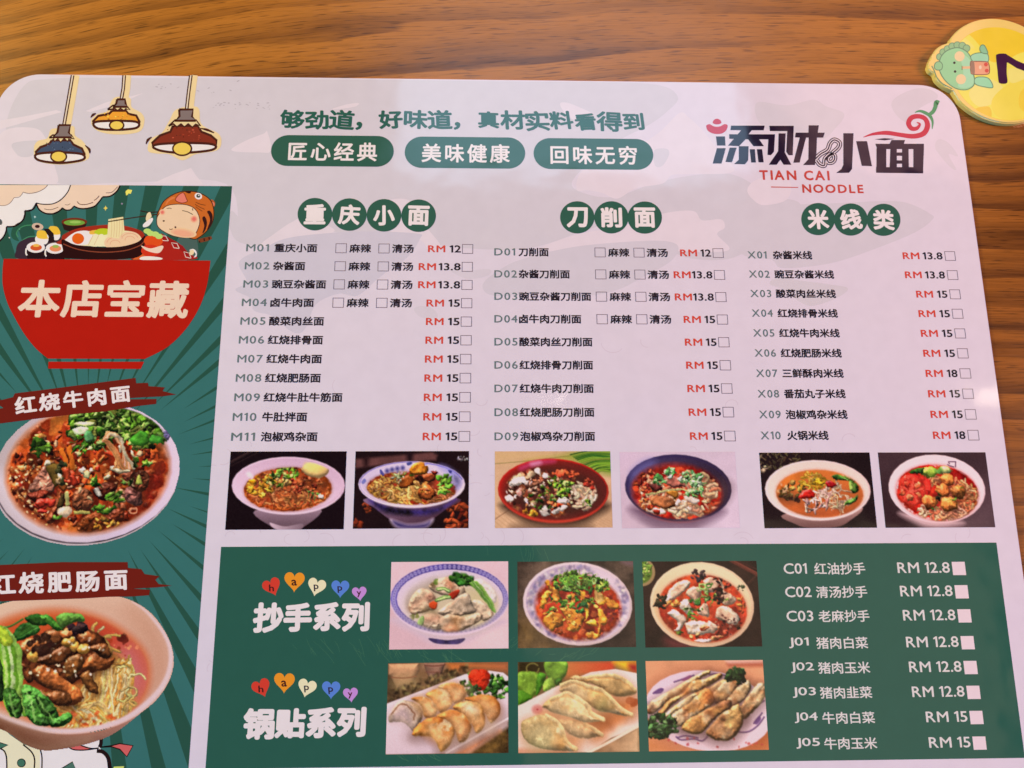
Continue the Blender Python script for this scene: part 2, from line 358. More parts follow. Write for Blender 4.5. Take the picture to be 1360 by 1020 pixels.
# brand mark
fb = (930, 125, .25); BK = (32, 18, 40)
lg = Ink(fb, 6)
def Q(*p): lg.poly(p, BK, False)
lg.fr = (935, 150, 170 / 1270)
for p in ([(118, 233), (207, 233), (213, 324), (130, 324)], [(128, 350), (216, 350), (174, 502), (86, 502)], [(268, 126), (602, 126), (592, 172), (474, 172), (440, 212), (704, 212), (694, 385), (662, 420), (630, 416), (638, 262), (546, 262), (594, 330), (490, 330), (438, 262), (412, 262), (347, 330), (238, 324), (296, 258), (250, 256), (250, 212), (335, 212), (368, 172), (262, 170)],
          [(255, 345), (324, 345), (277, 490), (213, 486)], [(345, 330), (442, 330), (438, 470), (406, 510), (298, 507), (345, 465)], [(453, 360), (504, 360), (514, 492), (468, 492)], [(524, 360), (576, 360), (592, 490), (540, 490)],
          [(648, 128), (890, 128), (880, 420), (840, 420), (816, 386), (826, 180), (654, 180)], [(740, 203), (810, 203), (801, 390), (866, 514), (790, 514), (757, 464), (720, 514), (643, 514), (735, 380)],
          [(1038, 123), (1139, 123), (1128, 196), (1198, 196), (1182, 245), (1120, 245), (1115, 400), (1100, 517), (983, 517), (1035, 460), (1038, 245), (1012, 245), (948, 492), (886, 494), (950, 245), (903, 242), (910, 196), (1036, 196)]): Q(*p)
lg.fr = fb
Q((760, 208), (814, 208), (806, 398), (790, 418), (722, 419), (750, 398), (760, 376)); Q((828, 250), (886, 250), (912, 383), (858, 381))
for p in ([(930, 264), (1188, 264), (1188, 292), (940, 292)], [(936, 288), (988, 288), (988, 392), (936, 392)], [(1010, 290), (1044, 290), (1044, 392), (1006, 392)], [(1072, 290), (1106, 290), (1108, 392), (1072, 392)], [(1132, 288), (1188, 288), (1184, 392), (1132, 392)], [(934, 388), (1184, 388), (1184, 421), (934, 418)], [(1044, 310), (1072, 310), (1072, 328), (1044, 328)], [(1044, 352), (1072, 352), (1072, 370), (1044, 370)], [(1016, 244), (1088, 244), (1080, 268), (1004, 268)], [(926, 240), (980, 234), (1034, 238), (980, 246)]): Q(*p)
logo = lg.build('brand_mark', menu)
i_ = Ink(fb, 6); RD = (190, 42, 64)
i_.poly([(32, 168), (50, 160), (74, 172), (104, 172), (128, 160), (145, 166), (138, 192), (112, 210), (70, 210), (40, 194)], RD); i_.poly([(66, 152), (74, 136), (90, 131), (106, 138), (112, 152), (100, 160), (80, 160)], RD); i_.build('ingot_emblem', logo)
n_ = Ink(fb, 6); ROPE = [(606, 344), (622, 374), (660, 380), (704, 352), (706, 322), (684, 318), (664, 340), (674, 362), (700, 352), (716, 318), (736, 280), (728, 252), (704, 250), (688, 276), (664, 306), (630, 326), (608, 350)]
ROPE = [(612, 344), (640, 318), (676, 296), (690, 262), (712, 244), (738, 258), (734, 284), (700, 316), (676, 340), (682, 362), (706, 358), (714, 332), (696, 318), (664, 344), (660, 378), (636, 374), (618, 352)]
for wd, cc_ in ((27, BK), (17, PK2), (7, BK)): n_.line(ROPE, wd, cc_)
n_.build('noodle_emblem', logo)
c_ = Ink(fb, 6)
c_.line([(866, 229), (920, 212), (990, 206), (1060, 216), (1130, 224), (1185, 210), (1207, 170), (1195, 132), (1160, 118), (1122, 126), (1106, 155), (1122, 182), (1150, 182), (1166, 160), (1150, 150)], [2, 14, 22, 22, 25, 28, 28, 24, 24, 26, 26, 24, 20, 12, 4], RD)
ch = c_.build('chilli_emblem', logo)
s_ = Ink(fb, 7); SG = (72, 140, 92)
s_.line([(1140, 98), (1165, 90), (1192, 98), (1220, 116), (1234, 146), (1232, 186)], [3, 12, 17, 17, 12, 3], SG); s_.line([(1212, 112), (1236, 94), (1248, 70), (1254, 44), (1268, 48)], [18, 20, 21, 24, 22], SG)
s_.build('chilli_stem', ch)
text_box('brand_lettering', 'TIAN CAI', 1008.5, 226.3, 1101.5, 239.4, (192, 68, 58), logo, bold=.03, sp=.12)
text_box('brand_lettering', 'NOODLE', 1065.5, 245, 1146.5, 256.5, (192, 68, 58), logo, bold=.03, sp=.12)
u_ = Ink(fb, 6); u_.poly([(376, 491), (520, 494), (520, 498), (376, 496)], (192, 68, 58), False); u_.build('brand_rule', logo)

# ---------------------------------------------------------- priced lists
def boxline(x, y, w, h, th, col, parent, name='tick_box', layer=5):
    k = Ink(layer=layer)
    a, b = x, x + w; c, d = y - h / 2, y + h / 2
    q = np.array([(a, c), (b, c), (b, d), (a, d), (a + th, c + th), (b - th, c + th), (b - th, d - th), (a + th, d - th)])
    k.raw(q, col, [(0, 1, 5, 4), (1, 2, 6, 5), (2, 3, 7, 6), (3, 0, 4, 7)]); return k.build(name, parent)
def plist(rows, x_code, x_name, first, last, opt=None, rm=None, num=None, tick=None, xshift=0.0, h_cjk=12.2, code_w=(32, 33), adv=14.15, num_w=15.2):
    """rows of (code, dish, options?, price); x values measured on the first row"""
    y0, y1 = PG(680, first)[1], PG(680, last)[1]; n = len(rows); X = lambda x: PG(x, first)[0]; px = X(681) - X(680)
    for i, (code, dish, op, price) in enumerate(rows):
        y = y0 + (y1 - y0) * i / (n - 1); sh = xshift * px * i / (n - 1)
        def T(name, st, xa, hh, col, par, wd=None, right=False, **kw):
            v, f, l = layout(st, **kw); lo, hi = v.min(0), v.max(0); H = hh * px
            Wd = wd * px if wd else H * (hi - lo)[0] / (hi - lo)[1]
            x = X(xa) + sh - (Wd if right else 0)
            return text_aff(name, st, (x, y - H / 2), (Wd, 0), (0, H), col, par, **kw)
        cjkw = adv * (len(dish) - .08)
        line = T('menu_line', dish, x_name, h_cjk, DKT, menu, wd=cjkw, bold=.029, nst=8)
        T('item_code', code, x_code, 10.3, COD, line, wd=code_w[0] * (.92 if code.endswith('01') or code[1:] in ('10', '11') else 1), sp=.07, bold=.012, nst=4)
        if op:
            for (xb, xt, st) in opt:
                boxline(X(xb) + sh, y, 14.6 * px, 13.4 * px, .75 * px, (112, 92, 104), line, 'option_box')
                T('option_lettering', st, xt, 12.2, DKT, line, wd=28.6, bold=.027, nst=8)
        dec = '.' in price
        T('price_currency', 'RM', rm[1] if dec else rm[0], 9.6, RED, line, wd=22.8, right=True, bold=.022, nst=6)
        T('price', price, num, 10.2, DKT, line, wd=num_w * (1.92 if dec else 1), right=True, bold=.02, nst=6, sp=.03)
        boxline(X(tick) + sh, y, 14.4 * px, 13.4 * px, .75 * px, (112, 92, 104), line)
OPT = [(445.6, 464, '麻辣'), (502.6, 520.6, '清汤')]
M = '重庆小面 杂酱面 豌豆杂酱面 卤牛肉面 酸菜肉丝面 红烧排骨面 红烧牛肉面 红烧肥肠面 红烧牛肚牛筋面 牛肚拌面 泡椒鸡杂面'.split()
plist([('M%02d' % (i + 1), d, i < 4, '12' if i == 0 else '13.8' if i < 3 else '15') for i, d in enumerate(M)], 327, 364.3, 331, 579.5, OPT, (591.4, 579.7), 612.2, 613.8, xshift=-2.5, adv=14.3)
Dn = '刀削面 杂酱刀削面 豌豆杂酱刀削面 卤牛肉刀削面 酸菜肉丝刀削面 红烧排骨刀削面 红烧牛肉刀削面 红烧肥肠刀削面 泡椒鸡杂刀削面'.split()
plist([('D%02d' % (i + 1), d, i < 4, '12' if i == 0 else '13.8' if i < 3 else '15') for i, d in enumerate(Dn)], 656.5, 688.6, 334.6, 579.5, [(789.7, 807.5, '麻辣'), (841.4, 858.6, '清汤')], (925.6, 915.6), 944.2, 946.5, xshift=0, adv=13.75, num_w=14.4, code_w=(30, 31))
Xn = '杂酱米线 豌豆杂酱米线 酸菜肉丝米线 红烧排骨米线 红烧牛肉米线 红烧肥肠米线 三鲜酥肉米线 番茄丸子米线 泡椒鸡杂米线 火锅米线'.split()
plist([('X%02d' % (i + 1), d, False, '13.8' if i < 2 else '18' if i in (6, 9) else '15') for i, d in enumerate(Xn)], 992.6, 1026.2, 336.8, 578.8, None, (1232.4, 1220.6), 1251.2, 1254.4, xshift=0, adv=13.6, num_w=14.2, code_w=(28, 28.5))

# ---------------------------------------------------------- green lower panel
pan = Ink(layer=2); BG = (42, 86, 74)
yt = PG(800, 723.5)[1]; yb = PG(680, 1016)[1]; xa = PG(293.7, 726)[0]; xb = PG(1323.5, 722.5)[0]
pan.raw(np.array([(xa, yb), (xb, yb), (xb, yt), (xa, yt)]), BG)
panel = pan.build('green_panel', menu)
LW = (214, 202, 202)
r_ = random.Random(8)
text_box('panel_heading', '抄手系列', 336, 799.5, 491, 840, WHT, menu, bold=.05, nst=12, jit=.05, rnd=r_)
text_box('panel_heading', '锅贴系列', 323, 939.5, 486.5, 981.5, WHT, menu, bold=.05, nst=12, jit=.05, rnd=r_)
HE = [((208, 60, 46), (420, 405), 152, -22, 'h'), ((232, 140, 40), (598, 362), 170, 2, 'a'), ((236, 218, 178), (772, 405), 152, 14, 'p'), ((88, 124, 202), (958, 418), 150, 1, 'p'), ((192, 134, 204), (1108, 458), 122, -6, 'y')]
def hearts(fr, dx, dy, k):
    for col, (x, y), s, a, chh in HE:
        x = (x - 760) * k + 760 + dx; y = (y - 400) * k + 400 + dy; s = s * k
        t = np.linspace(0, 2 * math.pi, 44, endpoint=False)
        px = 16 * np.sin(t) ** 3 / 34; py = -(13 * np.cos(t) - 5 * np.cos(2 * t) - 2 * np.cos(3 * t) - np.cos(4 * t)) / 31
        c, sn = math.cos(math.radians(a)), math.sin(math.radians(a)); p = np.stack([x + s * (px * c - py * sn), y + s * (px * sn + py * c)], 1)
        h = Ink(fr, 4); h.poly(p, col, False); ho = h.build('heart_sticker', menu)
        X_, Y_ = fr[0] + x * fr[2], fr[1] + (y + s * .09) * fr[2]; e = s * fr[2] * (.15 if chh != 'y' else .17); f = e * (1.45 if chh == 'h' else 1.15 if chh == 'a' else 1.45)
        text_box('heart_letter', chh, X_ - e * .85, Y_ - f * .8, X_ + e * .85, Y_ + f * .8, (70, 30, 28) if chh != 'p' else (52, 40, 52), ho, bold=.02, slant=-.12)
hearts((290, 710, 230 / 1360), 0, 0, 1.0)
hearts((290, 870, 230 / 1360), -76, -153, 1.02)
LC = [('C01', '红油抄手', 'RM 12.8', 755), ('C02', '清汤抄手', 'RM 12.8', 786), ('C03', '老麻抄手', 'RM 12.8', 818), ('J01', '猪肉白菜', 'RM 12.8', 853.6), ('J02', '猪肉玉米', 'RM 12.8', 886.6), ('J03', '猪肉韭菜', 'RM 12.8', 919.6), ('J04', '牛肉白菜', 'RM 15', 953), ('J05', '牛肉玉米', 'RM 15', 987)]
xs = dict(C01=(1040.6, 1071.4, 1081.2, 1149), C02=(1042.6, 1077.6, 1083.6, 1151.6), C03=(1044.4, 1080, 1087, 1154.6), J01=(1047.6, 1074, 1084, 1152.6), J02=(1050, 1081, 1086.4, 1155.4), J03=(1052.4, 1083.6, 1088.8, 1158.2), J04=(1055, 1086, 1092, 1161.8), J05=(1057.2, 1089, 1094.6, 1164.8))
for code, dish, price, y in LC:
    a, b, c, d = xs[code]
    line = text_box('menu_line', dish, c, y - 7.7, d, y + 8, LW, menu, bold=.016, nst=6)
    text_box('item_code', code, a, y - 7, b, y + 7.2, LW, line, bold=.012, nst=4)
    t = (y - 755) / 232; sq = 1264.8 + 27.4 * t; r = sq - 3.6
    q = Ink(layer=5); P0 = PG(sq, y); px = PG(sq + 17.3, y)[0] - P0[0]; hh = PG(sq, y - 8.8)[1] - P0[1]
    text_box('price', price, r - (69.5 if '.' in price else 55), y - 7.4 - 1.0, r, y + 7 - 1.0, LW, line, bold=.012, nst=4)
    q.raw(np.array([(P0[0], P0[1] - hh), (P0[0] + px, P0[1] - hh), (P0[0] + px, P0[1] + hh), (P0[0], P0[1] + hh)]), (226, 200, 208)); q.build('tick_box', line)

# fine scuffs in the film over the green panel
sf = Ink((0, 0, 1), 3); r_ = random.Random(17)
for cx, cy, n, a0 in ((520, 862, 26, 1.05), (668, 850, 26, 2.2), (590, 876, 16, .9), (700, 738, 8, 1.6), (760, 872, 14, 2.4), (560, 1004, 14, .9), (440, 860, 10, 1.0)):
    for i in range(n):
        x, y = cx + r_.gauss(0, 22), cy + r_.gauss(0, 5); a = a0 + r_.gauss(0, .3); l = r_.uniform(4, 15); b = r_.uniform(-2, 2)
        q = np.array([(x - l * math.cos(a), y - l * math.sin(a)), (x + b, y), (x + l * math.cos(a), y + l * math.sin(a))])
        q[:, 1] = np.clip(q[:, 1], 727, 1011); sf.k = i; sf.line(q, r_.uniform(.25, .55), (66, 108, 84), n=3)
sf.build('scuff_marks', panel)['kind'] = 'stuff'

# ---------------------------------------------------------- left panel with the drawn bowl
xl, xr, yt2 = XL, PG(308.3, 246)[0], PG(150, 246)[1]
def clip_rect(p, x0, y0, x1, y1):
    for ax, lim, sg in ((0, x0, 1), (0, x1, -1), (1, y0, 1), (1, y1, -1)):
        o = []
        for i in range(len(p)):
            a, b = p[i - 1], p[i]; ia, ib = (a[ax] - lim) * sg >= 0, (b[ax] - lim) * sg >= 0
            if ia != ib: t = (lim - a[ax]) / (b[ax] - a[ax]); o.append((a[0] + (b[0] - a[0]) * t, a[1] + (b[1] - a[1]) * t))
            if ib: o.append(tuple(b))
        p = o
        if len(p) < 3: return []
    return p
sp = Ink(layer=2)
sp.raw(np.array([(xl, yb), (xr, yb), (xr, yt2), (xl, yt2)]), (55, 105, 103))
sp.layer = 3; sp.k = 0
ctr = PG(115, 625); px1 = PG(116, 625)[0] - ctr[0]; r_ = random.Random(11); NW = 54
for i in range(NW):
    a = 2 * math.pi * (i + .3 + r_.uniform(-.12, .12)) / NW; hw = math.pi / NW * r_.uniform(.42, .56)
    r0 = px1 * (r_.uniform(118, 150) if math.sin(a) < .75 else r_.uniform(90, 120)); r1 = px1 * 620
    rot = lambda r, b: (ctr[0] + r * math.cos(b), ctr[1] + r * math.sin(b))
    q = clip_rect([rot(r0, a), rot(r1, a - hw), rot(r1, a + hw)], xl, yb, xr, yt2)
    if q: sp.k = 0; sp.raw(np.array(q), (40, 78, 66))
side = sp.build('side_panel', menu)

fA, fB, fL = (0, 240, .125), (150, 240, .125), (0, 240, .25)
BLK = (34, 18, 18); CRM = (238, 194, 176)
cl = Ink(fA, 5)
cl.poly([(-120, 46), (-120, 700), (-40, 660), (40, 590), (70, 490), (160, 480), (240, 420), (266, 320), (340, 300), (378, 238), (440, 250), (540, 250), (640, 205), (720, 120), (752, 46)], (240, 220, 222), False)
cl.layer = 4
cl.poly([(380, 46), (380, 240), (400, 290), (470, 340), (560, 346), (640, 310), (662, 288), (700, 310), (760, 300), (785, 272), (850, 292), (930, 292), (1010, 262), (1080, 180), (1100, 170), (1170, 160), (1240, 110), (1276, 52), (1270, 46)], CRM, False)
cl.layer = 6
cl.poly([(-120, 46), (-120, 290), (0, 266), (60, 262), (110, 235), (150, 180), (215, 165), (246, 122), (310, 136), (400, 118), (470, 85), (508, 46)], CRM, False)
cl.layer = 7
for p, wd in (([(-40, 665), (20, 620), (62, 550), (70, 490)], 16), ([(70, 490), (160, 482), (235, 430), (264, 370), (264, 320)], 17), ([(264, 320), (320, 318), (365, 290), (384, 240)], 17), ([(384, 236), (450, 250), (560, 246), (650, 200), (720, 120), (750, 46)], 11), ([(-40, 275), (0, 266), (60, 262), (110, 235), (150, 180)], 5), ([(150, 180), (200, 176), (230, 150), (246, 122)], 5), ([(246, 122), (310, 136), (400, 120), (470, 85), (508, 46)], 6),
              ([(384, 240), (420, 310), (500, 352), (590, 345), (650, 305), (662, 288)], 16), ([(662, 288), (700, 312), (750, 308), (785, 272)], 14), ([(785, 270), (850, 296), (940, 292), (1020, 262), (1090, 175)], 15), ([(1090, 172), (1170, 165), (1240, 115), (1276, 52)], 16), ([(820, 222), (850, 250), (920, 252), (990, 230)], 8), ([(1000, 210), (1030, 190), (1055, 160)], 8), ([(470, 300), (540, 308), (620, 282)], 6), ([(690, 255), (720, 258), (748, 245)], 5), ([(1125, 130), (1190, 122), (1250, 64)], 6)):
    cl.line(p, wd, BLK if wd > 8 else (92, 52, 40))
cl.ell(0, 438, 24, 34, (84, 84, 86), -20)
cl.build('cloud_drawing', side)

st = Ink(fA, 5)
for x, y, s, c in ((1356, 125, 26, (236, 214, 96)), (1122, 292, 24, (226, 196, 90)), (372, 385, 14, (190, 205, 206)), (1296, 245, 13, (150, 130, 160)), (100, 606, 10, (200, 190, 190)), (210, 516, 7, (120, 150, 140))):
    st.poly([(x - s, y), (x - s * .3, y - s * .4), (x, y - s * 1.2), (x + s * .3, y - s * .4), (x + s, y), (x + s * .3, y + s * .4), (x, y + s * 1.2), (x - s * .3, y + s * .4)], c, False)
st.fr = fB; st.poly([(135, 112), (160, 92), (205, 100), (190, 140), (165, 135), (140, 160)], (236, 216, 100), False)
st.build('sparkle_drawing', side)

sd = Ink(fA, 5)
sd.line([(200, 640), (150, 590), (170, 510), (240, 465), (340, 452)], [8, 60, 70, 66, 60], (40, 82, 66)); sd.line([(196, 600), (175, 565), (200, 515), (260, 480), (340, 470)], 10, (66, 128, 92)); sd.line([(230, 640), (300, 598), (380, 590)], 9, (70, 128, 96))
sd.ell(400, 488, 62, 38, (204, 168, 152), 8); sd.ell(398, 486, 26, 18, (50, 26, 28))
sd.poly([(172, 740), (200, 660), (300, 610), (420, 600), (640, 600), (640, 830), (200, 830)], (58, 40, 52))
for cx, cy in ((448, 585), (575, 540)):
    sd.poly([(cx - 60, cy + 5), (cx - 62, cy + 70), (cx + 40, cy + 90), (cx + 60, cy + 20)], (240, 224, 222)); sd.poly([(cx - 58, cy - 20), (cx - 40, cy - 55), (cx + 30, cy - 50), (cx + 62, cy - 5), (cx + 60, cy + 30), (cx, cy + 34), (cx - 50, cy + 20)], (240, 178, 60))
sd.poly([(462, 510), (520, 510), (570, 560), (580, 650), (520, 655), (516, 590)], (38, 22, 24), False)
sd.layer = 6; sd.k = 0
for cx, cy in ((380, 708), (585, 718)):
    sd.poly([(cx - 95, cy), (cx - 90, cy + 120), (cx + 100, cy + 120), (cx + 100, cy)], (36, 18, 22), False); sd.ell(cx, cy, 98, 58, (240, 222, 220)); sd.ell(cx + 4, cy + 2, 62, 34, (206, 84, 40) if cx < 500 else (224, 132, 92))
    sd.ell(cx + 6, cy - 20, 36, 16, (238, 170, 80) if cx < 500 else (150, 170, 80))
    sd.line([(cx - 100, cy + 10), (cx - 104, cy + 60), (cx - 92, cy + 86)], 16, (232, 214, 214))
sd.build('sushi_drawing', side)
gb = Ink(fA, 5)
gb.poly([(655, 445), (680, 520), (790, 560), (900, 520), (925, 440)], (44, 26, 22), False); gb.ell(790, 438, 136, 44, (112, 44, 26)); gb.ell(790, 446, 112, 30, (110, 152, 60)); gb.ell(800, 440, 60, 14, (150, 180, 90))
gb.build('sauce_bowl_drawing', side)

rb = Ink(fL, 7)
rb.poly([(328, 310), (340, 285), (420, 252), (540, 236), (640, 236), (740, 262), (768, 290), (768, 312), (740, 350), (330, 340)], (158, 44, 28))
rb.poly([(342, 316), (400, 284), (460, 270), (560, 262), (700, 270), (748, 300), (740, 330), (640, 350), (440, 345), (370, 332)], (244, 212, 172))
rb.poly([(345, 318), (380, 285), (420, 268), (470, 268), (492, 295), (470, 335), (420, 342), (370, 332)], (246, 228, 224)); rb.ell(415, 308, 32, 29, (222, 92, 26))
rb.poly([(478, 268), (520, 262), (515, 280), (480, 285)], (238, 170, 70)); rb.poly([(500, 275), (530, 255), (580, 258), (590, 278), (540, 290)], (182, 190, 40))
for cx in (500, 530): rb.poly([(cx - 30, 342), (cx - 5, 290), (cx + 22, 290), (cx + 30, 345)], (244, 216, 178)); rb.line([(cx - 30, 342), (cx - 5, 290)], 2, (206, 150, 120))
for cx, cy, r in ((612, 330, 58), (690, 308, 56)):
    rb.ell(cx, cy, r, r * .68, (236, 188, 156)); rb.line(ellp(cx, cy, r * .75, r * .5)[20:], 2.4, (214, 140, 112), False); rb.line(ellp(cx, cy + 4, r * .45, r * .3)[18:], 2.4, (214, 140, 112), False)
rb.layer = 8; rb.k = 0
rb.poly([(576, 205), (655, 192), (664, 300), (640, 308), (570, 300)], (240, 206, 160), False)
for x in (592, 606, 620, 634, 648): rb.line([(x, 200), (x + 2, 250), (x - 2, 300)], 1.8, (204, 158, 108))
rb.poly([(330, 312), (400, 340), (520, 352), (640, 350), (730, 326), (770, 292), (768, 340), (710, 412), (345, 412), (335, 370)], (42, 16, 14))
rb.line([(336, 336), (420, 366), (540, 380), (660, 372), (740, 346), (766, 322)], 5, (140, 66, 46))
ramen = rb.build('ramen_bowl_drawing', side)
fk = Ink(fL, 9)
fk.line([(575, 218), (700, 198), (840, 178)], 6, (60, 42, 30)); fk.line([(745, 160), (790, 168), (840, 166)], 6, (52, 34, 30)); fk.build('chopstick_drawing', side)

cu = Ink(fL, 8)
cu.poly([(708, 418), (742, 370), (768, 300), (850, 295), (960, 340), (1010, 380), (1030, 418)], (166, 34, 26)); cu.poly([(706, 420), (745, 360), (800, 418)], (212, 92, 44), False)
cu.line([(852, 290), (890, 312), (940, 340), (985, 375), (1020, 412)], 24, (150, 28, 26))
cu.k = 8
for cx, cy, a in ((873, 306, 32), (932, 345, 36), (996, 395, 42)):
    q = ellp(cx, cy, 26, 14, a, 4); 
    cu.line(np.concatenate([q, q[:1]]), 3.6, (236, 206, 200), False)
cu.layer = 9; cu.k = 0
cu.ell(815, 320, 50, 34, (216, 74, 28)); cu.ell(800, 372, 50, 32, (204, 50, 28)); cu.poly([(750, 345), (800, 360), (860, 345), (866, 360), (840, 385), (780, 372)], (238, 196, 180)); cu.poly([(752, 405), (800, 402), (858, 410), (850, 420), (750, 420)], (240, 216, 210))
for cx, cy in ((783, 268), (800, 280), (825, 284), (845, 296)): cu.ell(cx, cy, 20, 14, (182, 206, 112))
cu.build('dessert_drawing', side)

gl = Ink(fB, 9)
gl.poly([(700, 620), (860, 560), (905, 700), (895, 800), (820, 780), (740, 690)], (72, 92, 88)); gl.poly([(810, 740), (850, 725), (885, 750), (890, 800), (860, 815), (880, 780), (850, 745)], (240, 226, 224)); gl.ell(838, 762, 24, 30, (240, 198, 160), 30)
gl.poly([(318, 480), (330, 455), (400, 400), (425, 400), (420, 430), (380, 480), (330, 495)], (238, 226, 226)); gl.poly([(350, 400), (365, 350), (395, 335), (410, 380), (385, 410), (358, 430)], (240, 200, 164))
gl.line([(910, 640), (980, 625), (1050, 605)], [40, 44, 30], (120, 58, 32)); gl.line([(920, 640), (922, 660)], 14, (56, 24, 20)); gl.line([(968, 612), (972, 644)], 14, (56, 24, 20)); gl.line([(1020, 600), (1026, 630)], 14, (56, 24, 20))
girl = gl.build('girl_drawing', side)
h = Ink(fB, 10)
h.poly([(1000, 230), (1050, 200), (1085, 235), (1070, 280)], (176, 84, 40)); h.ell(1062, 250, 18, 22, (222, 120, 100))
h.outl([(470, 400), (500, 290), (560, 200), (680, 130), (800, 112), (920, 130), (1030, 200), (1070, 300), (1064, 420), (1010, 520), (920, 600), (850, 620), (700, 560), (560, 500)], 10, (60, 34, 22), (196, 98, 38))
h.outl([(664, 200), (700, 150), (750, 130), (780, 190), (790, 220), (740, 238), (690, 225)], 8, (130, 48, 30), (222, 118, 104))
h.poly([(600, 190), (640, 170), (660, 185), (600, 215), (560, 265), (570, 225)], (214, 116, 66)); h.poly([(770, 115), (830, 112), (820, 135), (790, 132)], (56, 26, 20))
h.ell(908, 164, 40, 34, (242, 232, 226), 20); h.ell(908, 162, 22, 20, (56, 60, 60)); h.ell(912, 156, 8, 7, (240, 235, 230))
for p in ([(880, 230), (930, 250), (985, 262)], [(872, 250), (920, 280), (975, 305)], [(880, 275), (910, 300), (950, 325)]): h.line(p, 6, (84, 40, 22))
h.poly([(1000, 330), (1030, 320), (1060, 370), (1050, 450), (1020, 510), (1000, 520), (1030, 430), (1020, 370)], (56, 24, 22)); h.poly([(950, 400), (975, 380), (1000, 440), (985, 520), (950, 560), (970, 480)], (56, 24, 22))
h.layer = 14; h.k = 0
h.outl([(466, 430), (480, 370), (560, 275), (680, 250), (800, 262), (880, 310), (920, 400), (915, 480), (870, 570), (780, 606), (650, 590), (540, 540), (480, 490)], 8, (84, 46, 34), (240, 190, 160))
for i, (rx, ry) in enumerate(((150, 52), (125, 42), (95, 30))): h.ell(740, 552 + i * 4, rx, ry, [(240, 186, 148), (238, 170, 138), (236, 158, 130)][i], 8)
for (cx, cy, rr) in ((526, 336, 32), (862, 408, 44)):
    for i in range(3): h.ell(cx, cy, rr * (1 - .28 * i), rr * (1 - .28 * i), [(240, 180, 148), (234, 146, 124), (222, 110, 100)][i])
h.line([(570, 296), (600, 292), (624, 298)], 7, (96, 72, 50)); h.line([(736, 318), (790, 330), (850, 360)], 8, (96, 72, 50)); h.line([(845, 295), (850, 318)], 9, (80, 50, 36)); h.ell(540, 428, 12, 9, (90, 60, 44)); h.ell(664, 495, 10, 11, (80, 44, 40)); h.line([(600, 512), (615, 520), (636, 512)], 7, (110, 64, 52))
h.build('tiger_hat_head', girl)

# red bowl with the panel's title
rbw = Ink(fL, 17)
t = np.linspace(0, 1, 22)
Lp = np.array([(20, 415), (14, 480), (16, 560), (40, 650), (80, 730), (130, 815), (190, 890), (255, 945)]); Rp = np.array([(1118, 425), (1112, 480), (1098, 560), (1070, 650), (1022, 740), (960, 820), (880, 890), (770, 947)])
rbw.poly(np.concatenate([spline(Lp, 6, False), spline(Rp, 6, False)[::-1]]), (176, 27, 14), False)
rbw.poly([(258, 962), (766, 962), (748, 1000), (256, 998)], (176, 27, 14), False)
red = rbw.build('red_bowl_drawing', side)
rd = random.Random(4)
text_aff('bowl_lettering', '本店宝藏', PG(22, 421.5), PG(249, 423) - PG(22, 421.5), PG(28.5, 371) - PG(22, 421.5) , (238, 194, 176), red, layer=19, bold=.030, nst=12, sp=.02)

# hanging lamps drawn at the top
OUT = (74, 34, 24); GLOW = (240, 196, 150)
def lamp(cord, neck, frill, shade, opening, bulb, col, glow, marks):
    k = Ink(z1, 4); k.poly(glow, GLOW); k.line(np.asarray(cord, float) + (22, 0), 30, GLOW, False); 
    L_ = k.build('lamp_drawing', menu)
    s = Ink(z1, 5); s.line(cord, 20, OUT, False); s.line(cord, 7, (222, 198, 180), False); s.build('lamp_cord', L_)
    s = Ink(z1, 6); s.outl(shade, 13, OUT, col, False)
    r = random.Random(len(cord) + int(cord[0][0]))
    for i in range(26):
        a, b = np.array(shade).min(0), np.array(shade).max(0); x, y = r.uniform(a[0] + .22 * (b[0] - a[0]), b[0] - .22 * (b[0] - a[0])), r.uniform(a[1] + 8, a[1] + .66 * (b[1] - a[1]))
        s.ell(x, y, r.uniform(2, 6), r.uniform(2, 4), tuple(np.clip(np.array(col) * r.uniform(.6, 1.5) + r.uniform(-10, 20), 0, 245)), 0, 8)
    s.build('lamp_shade', L_)
    s = Ink(z1, 8); s.outl(opening, 13, OUT, (243, 226, 216)); s.ell(*bulb, OUT); s.ell(bulb[0], bulb[1], bulb[2] - 9, bulb[3] - 9, (240, 190, 88)); s.build('lamp_bulb', L_)
    s = Ink(z1, 8); s.outl(frill, 9, OUT, (226, 196, 150), False); s.outl(neck, 12, OUT, (128, 108, 108), False)
    for p in marks: s.line(p, [4, 14, 5], OUT)
    s.build('lamp_collar', L_)
lamp([(386, 80), (362, 220), (340, 345)], [(312, 345), (374, 345), (366, 385), (382, 410), (280, 410), (306, 382)], [(262, 412), (280, 398), (380, 398), (394, 418), (368, 412), (360, 432), (342, 416), (322, 436), (308, 416), (290, 432), (284, 412)],
     [(276, 425), (375, 425), (390, 448), (436, 470), (450, 500), (440, 520), (320, 500), (195, 515), (190, 488), (215, 462), (262, 445)], [(186, 512), (210, 496), (310, 490), (420, 496), (450, 512), (430, 532), (320, 546), (215, 534)], (312, 512, 46, 34), (66, 76, 100),
     [(180, 470), (200, 430), (250, 415), (270, 370), (310, 360), (390, 350), (400, 400), (440, 430), (470, 480), (460, 530), (330, 555), (200, 535)], [[(452, 452), (474, 474), (478, 495)]])
